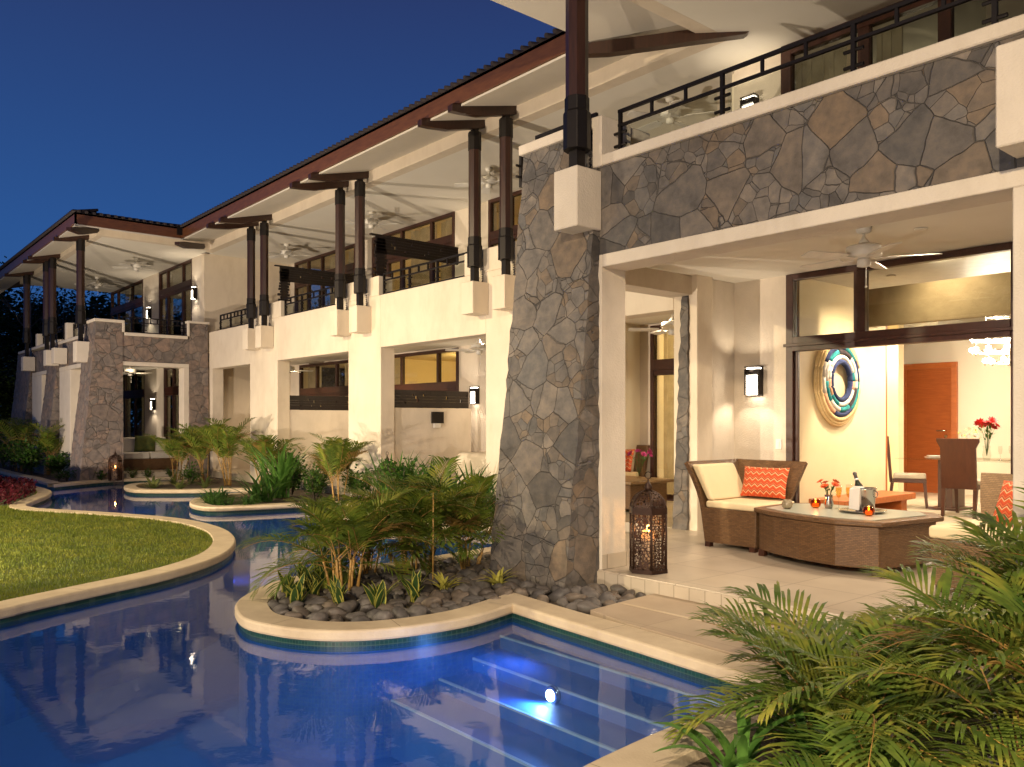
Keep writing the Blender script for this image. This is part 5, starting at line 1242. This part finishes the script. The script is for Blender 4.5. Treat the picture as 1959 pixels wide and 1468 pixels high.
bed = [(-5.22, 4.50), (-5.13, 4.2), (-5.10, 3.8), (-5.08, 3.3), (-5.16, 3.02), (-5.30, 2.82), (-5.55, 2.70), (-5.85, 2.65), (-6.15, 2.74), (-6.42, 2.92), (-6.66, 3.18), (-6.80, 3.5), (-6.83, 4.0), (-6.84, 4.6), (-6.85, 5.3), (-6.75, 5.9), (-6.15, 5.3), (-6.10, 4.86), (-5.00, 4.86), (-4.99, 5.24), (-4.41, 5.22), (-4.38, 4.50)]
rs = random.Random(21); placed = []
def put_stone(x, y, z, r, label, grp):
    o = bpy.data.objects.new('river_stone', rs.choice(protos)); COL.objects.link(o)
    o.location = (x, y, z); o.rotation_euler = (rs.uniform(-0.5, 0.5), rs.uniform(-0.5, 0.5), rs.uniform(0, 6.28)); o.scale = (r * rs.uniform(0.9, 1.25), r, r * rs.uniform(0.85, 1.2))
    tag(o, label, 'stone', grp)
tries = 0
while len(placed) < 235 and tries < 30000:
    tries += 1; x = rs.uniform(-6.9, -4.35); y = rs.uniform(2.6, 5.9)
    if not inside(x, y, bed): continue
    r = rs.uniform(0.055, 0.095)
    if all((x - a) ** 2 + (y - b_) ** 2 > ((r + c_) * 0.76) ** 2 for a, b_, c_ in placed): placed.append((x, y, r))
for x, y, r in placed: put_stone(x, y, -0.165 + r * 0.38, r, 'smooth grey brown river stone in the planting bed around the tall pier', 'river stones around the pier')
p2 = []; tries = 0
for _ in range(4000):
    x = rs.uniform(-2.15, -0.7); y = rs.uniform(2.3, 4.6); r = rs.uniform(0.035, 0.06)
    if len(p2) < 62 and all((x - a) ** 2 + (y - b_) ** 2 > ((r + c_) * 0.9) ** 2 for a, b_, c_ in p2): p2.append((x, y, r))
for x, y, r in p2: put_stone(x, y, -0.165 + r * 0.4, r, 'small dark stone on the soil under the big palms at the pool corner', 'stones under the big palms')

# ================================================================== PLANTS
def frond(V, F, CM, base, az, elev, L, droop, nl, ll, lw, rr, start=0.20, seg=12, twist=0.0):
    p = Vector(base); e = elev; step = L / seg; pts = [p.copy()]; dirs = []
    for i in range(seg):
        t = (i + 1) / seg; d = Vector((math.cos(az) * math.cos(e), math.sin(az) * math.cos(e), math.sin(e))); dirs.append(d)
        p = p + d * step; pts.append(p.copy()); e -= droop * (0.4 + 1.3 * t) / seg; az += twist / seg
    dirs.append(dirs[-1]); CM.tube(pts, 0.0055 * (L ** 0.5), 4, r1=0.0015)
    for i in range(nl):
        t = start + (1 - start) * (i + 0.5) / nl; f = t * seg; k_ = min(int(f), seg - 1); q = pts[k_].lerp(pts[k_ + 1], f - k_); d = dirs[k_]
        side = d.cross(Vector((0, 0, 1))); side = side.normalized() if side.length > 1e-3 else Vector((1, 0, 0)); up = side.cross(d).normalized()
        s_ = math.sin(math.pi * min(1, (t - start) / (1 - start) * 0.86 + 0.12)) ** 0.6; ln = ll * s_ * rr.uniform(0.9, 1.1); ang = R(62 - 34 * t) + rr.uniform(-0.07, 0.07)
        for sg in (-1, 1):
            dd = (d * math.cos(ang) + side * sg * math.sin(ang) + up * 0.32).normalized()
            wv = dd.cross(up); wv = wv.normalized() * lw * (0.6 + 0.4 * s_)
            a = q; b_ = q + dd * ln * 0.45; dd2 = (dd + Vector((0, 0, -0.22 - rr.uniform(0, 0.22)))).normalized(); c = b_ + dd2 * ln * 0.35; dd3 = (dd2 + Vector((0, 0, -0.35))).normalized(); g = c + dd3 * ln * 0.22
            i0 = len(V); V.extend((tuple(a - wv * 0.3), tuple(a + wv * 0.3), tuple(b_ + wv), tuple(b_ - wv), tuple(c + wv * 0.75), tuple(c - wv * 0.75), tuple(g)))
            F.extend(((i0, i0 + 1, i0 + 2, i0 + 3), (i0 + 3, i0 + 2, i0 + 4, i0 + 5), (i0 + 5, i0 + 4, i0 + 6)))
def palm(loc, label, ns=7, nf=4, L=0.9, H=0.45, nl=26, ll=0.24, lw=0.010, seed=1, spread=0.13, m='palm_leaf', grp='feathery palms', name='areca_palm', elev=(55, 86), droop=(0.9, 1.7), azs=None):
    rr = random.Random(seed); t = thing(name, label, 'palm', loc, 0, grp); V = []; F = []; DV = []; DF = []; C = MB(); CS = MB()
    for s_ in range(ns):
        a = rr.uniform(0, 6.28); rd = spread * rr.random() ** 0.5; bx_, by = rd * math.cos(a), rd * math.sin(a); h = H * rr.uniform(0.55, 1.1); lean = rr.uniform(0.1, 0.35)
        top = Vector((bx_ + math.cos(a) * h * lean, by + math.sin(a) * h * lean, h)); CS.tube([(bx_, by, -0.02), ((bx_ + top.x) / 2 - 0.01, (by + top.y) / 2, h * 0.5), tuple(top)], 0.013, 6, r1=0.010)
        for f_ in range(nf):
            az = (azs[(s_ * nf + f_) % len(azs)] if azs else a + 2 * math.pi * f_ / nf) + rr.uniform(-0.6, 0.6)
            dry = rr.random() < 0.05
            frond(DV if dry else V, DF if dry else F, C, top, az, R(rr.uniform(*elev)), L * rr.uniform(0.7, 1.1), rr.uniform(*droop), nl, ll, lw, rr, twist=rr.uniform(-0.5, 0.5))
    raw('fronds', V, F, m, t); (raw('dry_fronds', DV, DF, 'dry_leaf', t) if DV else None); C.build('frond_ribs', 'cane', t, fix=False); CS.build('canes', 'cane', t, fix=False)
    return t
palm((-6.16, 3.42, -0.15), 'small feathery palm nearest the rounded coping tip, orange canes at its foot', 11, 3, 0.80, 0.30, 26, 0.25, 0.0085, 3, 0.12, elev=(20, 84))
palm((-6.55, 4.38, -0.15), 'middle feathery palm of the bed left of the tall stone pier', 10, 4, 0.88, 0.36, 26, 0.26, 0.0085, 8, 0.14, elev=(12, 86))
palm((-6.38, 4.86, -0.15), 'feathery palm growing right against the tall stone pier', 9, 3, 0.92, 0.36, 26, 0.26, 0.0085, 14, 0.10, elev=(20, 86))
palm((-6.75, 3.95, -0.15), 'feathery palm at the back edge of the planted bed near the water', 8, 4, 0.72, 0.28, 26, 0.24, 0.0085, 25, 0.10, elev=(12, 85))
# distant palms
for x, y, L, H, sd, lb in ((-25.2, 4.95, 1.1, 0.6, 31, 'feathery palm left of the far stone pier'), (-21.0, 6.95, 1.0, 0.5, 32, 'feathery palm right of the far terrace opening'),
                           (-19.6, 7.2, 1.1, 0.6, 33, 'feathery palm in front of the first courtyard opening'), (-18.4, 7.3, 1.1, 0.7, 34, 'feathery palm in front of the facade pillar below the pair of posts'),
                           (-27.6, 4.7, 1.3, 0.7, 35, 'feathery palm at the left edge by the far pavilion columns')):
    palm((x, y, -0.15), lb, 6, 4, L, H, 16, 0.30, 0.014, sd, 0.15, grp='feathery palms')
# the big palms at the lower right
BG = ('palm_leaf_near', 'big palms at the pool corner')
palm((-1.86, 4.16, -0.15), 'large arching palm in the corner bed, its fronds reaching over the deck', 7, 3, 0.88, 0.12, 22, 0.31, 0.0100, 41, 0.18, *BG, elev=(18, 62), droop=(0.9, 1.6))
palm((-1.22, 4.50, -0.15), 'large arching palm at the back of the corner bed in front of the patio', 7, 4, 0.96, 0.32, 26, 0.31, 0.0100, 42, 0.18, *BG, elev=(45, 85), droop=(0.9, 1.6))
palm((-1.72, 3.38, -0.15), 'large drooping palm closest to the pool coping', 7, 4, 0.86, 0.12, 26, 0.29, 0.0095, 43, 0.14, *BG, elev=(22, 72), droop=(0.9, 1.6))
palm((-1.10, 3.62, -0.15), 'large arching palm at the right edge of the corner bed', 6, 4, 0.86, 0.28, 26, 0.30, 0.0095, 44, 0.16, *BG, elev=(40, 82), droop=(1.0, 1.7))
palm((-1.30, 2.85, -0.15), 'low palm frond clump at the very bottom right', 5, 3, 0.62, 0.02, 25, 0.24, 0.0075, 45, 0.14, *BG, elev=(18, 60))

def strap(loc, label, n=40, L=0.5, wd=0.012, m='strap_leaf', seed=1, name='strap_plant', cat='plant', grp=None, arch=1.4, e0=(50, 88), spread=0.06, seg=7):
    rr = random.Random(seed); V = []; F = []
    for _ in range(n):
        az = rr.uniform(0, 6.28); e = R(rr.uniform(*e0)); l = L * rr.uniform(0.65, 1.1); p = Vector((rr.uniform(-spread, spread), rr.uniform(-spread, spread), 0)); ar = arch * rr.uniform(0.5, 1.2)
        side = Vector((-math.sin(az), math.cos(az), 0)); i0 = len(V)
        for k_ in range(seg + 1):
            t = k_ / seg; w_ = wd * (math.sin(math.pi * (0.18 + 0.82 * t)) ** 0.7) if t < 1 else 0.0005; nrm = Vector((0, 0, w_ * 0.35))
            V.extend((tuple(p - side * w_ + nrm), tuple(p), tuple(p + side * w_ + nrm)))
            p = p + Vector((math.cos(az) * math.cos(e), math.sin(az) * math.cos(e), math.sin(e))) * (l / seg); e -= ar / seg
            if k_: 
                a = i0 + (k_ - 1) * 3; F.extend(((a, a + 1, a + 4, a + 3), (a + 1, a + 2, a + 5, a + 4)))
    o = raw(name, V, F, m, None, None, True); o.location = loc; tag(o, label, cat, grp); return o
def shrub(loc, label, n=420, rx=0.35, h=0.5, ll=0.07, m='shrub_leaf', seed=1, name='leafy_shrub', grp='leafy shrubs', lwf=0.3):
    rr = random.Random(seed); t = thing(name, label, 'shrub', loc, 0, grp); V = []; F = []; CS = MB(); br = []
    for i in range(9):
        a = rr.uniform(0, 6.28); r_ = rx * rr.uniform(0.3, 0.95); top = Vector((r_ * math.cos(a), r_ * math.sin(a), h * rr.uniform(0.55, 1.0))); CS.tube([(0, 0, 0), (top.x * 0.4, top.y * 0.4, top.z * 0.6), tuple(top)], 0.008, 5, r1=0.003); br.append(top)
    for _ in range(n):
        tp = rr.choice(br); k_ = rr.uniform(0.35, 1.02); q = Vector((tp.x * k_ * k_, tp.y * k_ * k_, tp.z * k_)) + Vector((rr.gauss(0, 1), rr.gauss(0, 1), rr.gauss(0, 0.8))) * rx * 0.17
        q.z = max(q.z, 0.02); d = Vector((q.x * 1.5 + rr.uniform(-.5, .5) * rx, q.y * 1.5 + rr.uniform(-.5, .5) * rx, rr.uniform(-0.1, 0.5) * h)); leafquad(V, F, q, d, ll * rr.uniform(0.7, 1.2), ll * lwf, Vector((rr.uniform(-.4, .4), rr.uniform(-.4, .4), 1)).normalized(), 0.05)
    raw('leaves', V, F, m, t); CS.build('branches', 'bark', t, fix=False); return t
strap((-14.75, 6.75, -0.15), 'tall dark green strap leaved plant rising from the middle island', 46, 1.25, 0.026, 'strap_leaf_bright', 51, 'crinum_plant', 'plant', None, 1.0, (58, 88), 0.16)
strap((-14.2, 6.2, -0.15), 'medium strap leaved plant in front on the middle island', 50, 0.75, 0.022, 'strap_leaf', 52, 'crinum_plant', 'plant', None, 1.3, (45, 85), 0.16)
shrub((-16.2, 7.35, -0.15), 'leafy shrub filling the gap between the far palms and the strap plants', 460, 0.4, 0.62, 0.09, seed=78)
shrub((-19.0, 6.6, -0.15), 'low leafy shrub among the palms on the low far island', 380, 0.35, 0.45, 0.08, seed=79)
for i, (x, y) in enumerate(((-15.3, 5.85), (-14.95, 5.6), (-14.6, 5.45), (-14.2, 5.35), (-13.85, 5.38), (-13.6, 5.7))):
    strap((x, y, -0.15), ['leftmost', 'second from the left', 'third from the left', 'fourth from the left', 'fifth from the left', 'rightmost'][i] + ' lily turf clump arching over the coping of the middle island', 46, 0.34, 0.013, 'strap_leaf', 60 + i, 'lily_turf', 'plant', 'lily turf along the coping', 1.9, (35, 80), 0.12)
shrub((-15.1, 7.2, -0.15), 'leafy shrub behind the strap plants, left of the facade pillar', 520, 0.42, 0.75, 0.09, seed=71)
shrub((-14.4, 7.4, -0.15), 'pale green shrub on the middle island in front of the narrow screened courtyard', 520, 0.42, 0.70, 0.08, seed=72)
shrub((-13.75, 7.0, -0.15), 'round leafy shrub at the right side of the middle island', 480, 0.36, 0.60, 0.08, seed=73)
shrub((-12.9, 7.45, -0.15), 'leafy shrub just left of the lantern at the pillar base', 420, 0.34, 0.60, 0.08, seed=74)
shrub((-13.4, 7.6, -0.15), 'darker leafy shrub next to the one beside the lantern', 400, 0.32, 0.65, 0.08, seed=75)
shrub((-11.0, 7.1, -0.15), 'broad leafy shrub behind the rock bed palms, below the dark plaque', 620, 0.5, 0.78, 0.10, seed=171)
shrub((-15.75, 7.55, -0.15), 'tall leafy shrub against the pillar right of the first courtyard', 620, 0.45, 0.85, 0.10, seed=172)
palm((-13.2, 7.2, -0.15), 'feathery palm at the foot of the pillar between the two screened courtyards', 6, 4, 0.9, 0.5, 18, 0.28, 0.013, 173, 0.14)
palm((-16.9, 7.5, -0.15), 'feathery palm beside the pillar left of the strap plants', 6, 4, 0.95, 0.5, 18, 0.28, 0.013, 174, 0.14)
strap((-11.6, 7.4, -0.15), 'bright green upright strap clump right of the lantern', 90, 0.98, 0.022, 'strap_leaf_bright', 53, 'crinum_plant', 'plant', None, 0.7, (62, 89), 0.25)
strap((-10.6, 7.35, -0.15), 'dark green spiky strap clump in front of the screened courtyard', 85, 0.98, 0.022, 'strap_leaf', 54, 'crinum_plant', 'plant', None, 0.9, (50, 88), 0.25)
strap((-9.8, 7.45, -0.15), 'dark green spiky strap clump closest to the tall stone pier', 70, 0.92, 0.022, 'strap_leaf', 55, 'crinum_plant', 'plant', None, 0.9, (50, 88), 0.22)
shrub((-9.1, 7.3, -0.15), 'small leafy shrub beside the water behind the tall stone pier', 360, 0.30, 0.55, 0.07, seed=76)
strap((-16.3, 7.6, -0.05), 'small brown spiky plant between two shrubs against the pillar', 14, 0.6, 0.03, 'cordyline_leaf', 57, 'cordyline', 'plant', None, 0.3, (60, 88), 0.04)
for i, (x, y, s_) in enumerate(((-18.95, 5.75, 0.32), (-19.1, 6.3, 0.32), (-18.3, 5.6, 0.3), (-17.6, 5.9, 0.3), (-17.8, 6.5, 0.34))):
    strap((x, y, -0.15), 'pale rosette plant on the low far island, ' + ['at its left tip', 'left and behind the others', 'at the front edge', 'at the right front', 'at the right back'][i], 18, s_, 0.03, 'agave_leaf', 80 + i, 'agave', 'plant', 'pale rosettes on the low island', 0.8, (25, 80), 0.03)
for i, (x, y) in enumerate(((-22.3, 4.75), (-22.1, 4.95), (-21.9, 5.15), (-21.85, 6.1), (-21.9, 6.5), (-21.8, 7.0), (-22.4, 4.6), (-21.7, 5.35))):
    shrub((x + 0.25, y, -0.15), 'small round ground shrub by the far pier, ' + ['left of it', 'at its left corner', 'in front of its left half', 'right of the small lantern', 'under the terrace opening', 'right of the terrace opening', 'leftmost by the coping', 'just left of the lantern'][i], 160, 0.18, 0.28, 0.06, seed=90 + i, name='ground_shrub', grp='small shrubs along the far bank')
for i, (x, y, s_, lb) in enumerate(((-25.0, 4.55, 0.7, 'leafy green shrub left of the far palm'), (-26.2, 4.6, 0.8, 'leafy green shrub at the left bank'), (-27.5, 4.5, 0.9, 'leafy green shrub at the far left of the bank'), (-24.0, 4.95, 0.55, 'leafy shrub between the far palm and the stone pier'), (-29.5, 4.6, 1.1, 'tall leafy shrub at the left edge of the picture'))):
    shrub((x, y, -0.15), lb, 520, s_ * 0.7, s_ * 1.15, 0.12, seed=100 + i)
# variegated snake plants
def snake(loc, label, n, L, seed):
    rr = random.Random(seed); V = []; F = []; M = []
    for _ in range(n):
        az = rr.uniform(0, 6.28); e = R(rr.uniform(55, 86)); l = L * rr.uniform(0.6, 1.1); p = Vector((rr.uniform(-.025, .025), rr.uniform(-.025, .025), 0)); side = Vector((-math.sin(az + rr.uniform(-.6, .6)), math.cos(az), 0)); i0 = len(V); seg = 6
        for k_ in range(seg + 1):
            t = k_ / seg; w_ = 0.030 * (math.sin(math.pi * (0.22 + 0.78 * t)) ** 0.6) if k_ < seg else 0.001
            for u in (-1, -0.68, 0, 0.68, 1): V.append(tuple(p + side * w_ * u + Vector((math.cos(az), math.sin(az), 0)) * (-0.006 * abs(u))))
            p = p + Vector((math.cos(az) * math.cos(e), math.sin(az) * math.cos(e), math.sin(e))) * (l / seg); e -= 0.08
            if k_:
                a = i0 + (k_ - 1) * 5
                for j in range(4): F.append((a + j, a + j + 1, a + j + 6, a + j + 5)); M.append(1 if j in (0, 3) else 0)
    o = raw('snake_plant', V, F, ['snake_leaf', 'snake_margin'], None, M, True); o.location = loc; tag(o, label, 'plant', 'variegated snake plants'); return o
SN = [((-6.32, 2.98), 'at the far left tip of the stone bed'), ((-6.62, 3.28), 'second from the left along the back coping'), ((-6.5, 3.38), 'just left of the palm with orange canes'), ((-6.75, 3.62), 'against the back coping behind the nearest palm'), ((-6.15, 3.12), 'directly in front of the orange canes, left side'),
      ((-5.72, 3.12), 'low clump in front of the orange canes, right side'), ((-5.55, 3.36), 'standing alone among the stones right of the nearest palm'), ((-5.58, 3.72), 'taller clump halfway along the front coping'), ((-6.02, 2.92), 'at the front coping near the rounded tip')]
for i, ((x, y), lb) in enumerate(SN): snake((x, y, -0.15), 'green and yellow snake plant ' + lb, 11, 0.27, 120 + i)
strap((-5.72, 4.10, -0.14), 'yellow green spiky rosette in the stones below the thin bamboo stem', 26, 0.22, 0.014, 'snake_margin', 130, 'dracaena', 'plant', None, 1.2, (35, 85), 0.03)
strap((-5.55, 4.55, -0.12), 'yellow green spiky rosette nearest the foot of the tall pier', 26, 0.22, 0.014, 'snake_margin', 131, 'dracaena', 'plant', None, 1.2, (30, 80), 0.03)
q = MB(); q.tube([(0, 0, 0), (0.005, 0, 0.45), (0, 0.005, 0.82)], 0.008, 7, r1=0.006); o = q.build('bamboo_stem', 'cane'); o.location = (-6.05, 4.22, -0.15); tag(o, 'single thin upright cane among the stones between the palms', 'cane')
# broad strap plant bottom right
strap((-1.98, 2.86, -0.15), 'broad strap leaved lily at the pool corner, leaves arching over the coping', 16, 0.50, 0.022, 'strap_leaf_bright', 140, 'lily_plant', 'plant', None, 1.7, (45, 85), 0.05, 10)
strap((-1.75, 3.15, -0.15), 'second broad strap leaved lily half under the big palms', 16, 0.50, 0.022, 'strap_leaf', 141, 'lily_plant', 'plant', None, 1.5, (45, 85), 0.05, 10)

# ---- trees beyond the far pavilion
def tree(loc, label, h, r, n, seed, trunk=0.2, leafy=True, ll=0.22, grp='dark trees behind the far pavilion'):
    rr = random.Random(seed); t = thing('tree', label, 'tree', loc, 0, grp); T = MB(); tips = []
    def limb(p, d, L, rad, depth):
        pts = [p]; q = p; dd = d
        for _ in range(4):
            dd = (dd + Vector((rr.uniform(-.25, .25), rr.uniform(-.25, .25), rr.uniform(-.05, .2)))).normalized(); q = q + dd * L / 4; pts.append(q)
        T.tube([tuple(v) for v in pts], rad, 6, r1=rad * 0.55); tips.append((q, depth)); 
        if depth < (3 if leafy else 5):
            for _ in range(3 if leafy else 2 + (depth < 2)):
                nd = (dd + Vector((rr.uniform(-1, 1), rr.uniform(-1, 1), rr.uniform(-.2, .7))) * 0.75).normalized(); limb(pts[rr.randint(2, 4)], nd, L * rr.uniform(0.6, 0.85), rad * 0.55, depth + 1)
    limb(Vector((0, 0, 0)), Vector((0, 0, 1)), h * 0.42, trunk, 0)
    T.build('trunk', 'bark', t, fix=False)
    if leafy:
        V = []; F = []
        cl_ = [Vector((rr.gauss(0, 1) * r * 0.5, rr.gauss(0, 1) * r * 0.5, h * rr.uniform(0.25, 0.97))) for _ in range(26)] + [q for q, d_ in tips if d_ >= 2]
        for _ in range(n):
            c = rr.choice(cl_); k_ = Vector((rr.gauss(0, 1), rr.gauss(0, 1), rr.gauss(0, 0.7))) * r * 0.2; leafquad(V, F, c + k_, Vector((rr.uniform(-1, 1), rr.uniform(-1, 1), rr.uniform(-.6, .5))), ll * rr.uniform(0.7, 1.3), ll * 0.3)
        raw('crown', V, F, 'tree_leaf', t)
    return t
tree((-46, 8.6, -0.2), 'dark leafy tree at the left edge, rising above the low end of the roof', 7.6, 5.0, 22000, 201, ll=0.22)
tree((-42, 4.6, -0.2), 'dark leafy tree low at the left beside the far columns', 4.6, 3.4, 14000, 202, ll=0.2)
tree((-50, 15, -0.2), 'dark tree mass behind the posts of the far pavilion', 7.6, 6, 24000, 203, ll=0.26)
tree((-52, 24, -0.2), 'dark tree seen through the far balcony between the posts', 8.4, 7, 24000, 204, ll=0.28)
tree((-40, 11.5, -0.2), 'bare branched tree seen through the far balcony', 8.5, 3, 0, 205, 0.13, False)
tree((-41, 8.2, -0.2), 'bare branched tree behind the leftmost timber post', 8.0, 3, 0, 206, 0.12, False)
tree((-37, 5.6, -0.2), 'bushy olive green tree lit at the left behind the far columns', 3.4, 2.0, 6000, 207, 0.1, True, 0.20)
rr = random.Random(77); V = []; F = []
for _ in range(42000):
    y = rr.uniform(-8, 34); x = -60 + rr.gauss(0, 2.2); z = 8.6 * rr.random() ** 0.8 + 0.9 * math.sin(y * 0.9) * rr.random() + 0.6 * math.sin(y * 2.3)
    leafquad(V, F, Vector((x, y, z)), Vector((rr.uniform(-1, 1), rr.uniform(-1, 1), rr.uniform(-.6, .5))), rr.uniform(0.35, 0.7), 0.2)
tag(raw('distant_wood', V, F, 'tree_leaf'), 'dark mass of far-off trees behind the far pavilion', 'trees', kind='stuff')
lamp('SPOT', 'garden_floodlight', (-33, 1.0, 0.2), 500, WARM, (-38, 7, 3), 0.1, 100, 0.8)
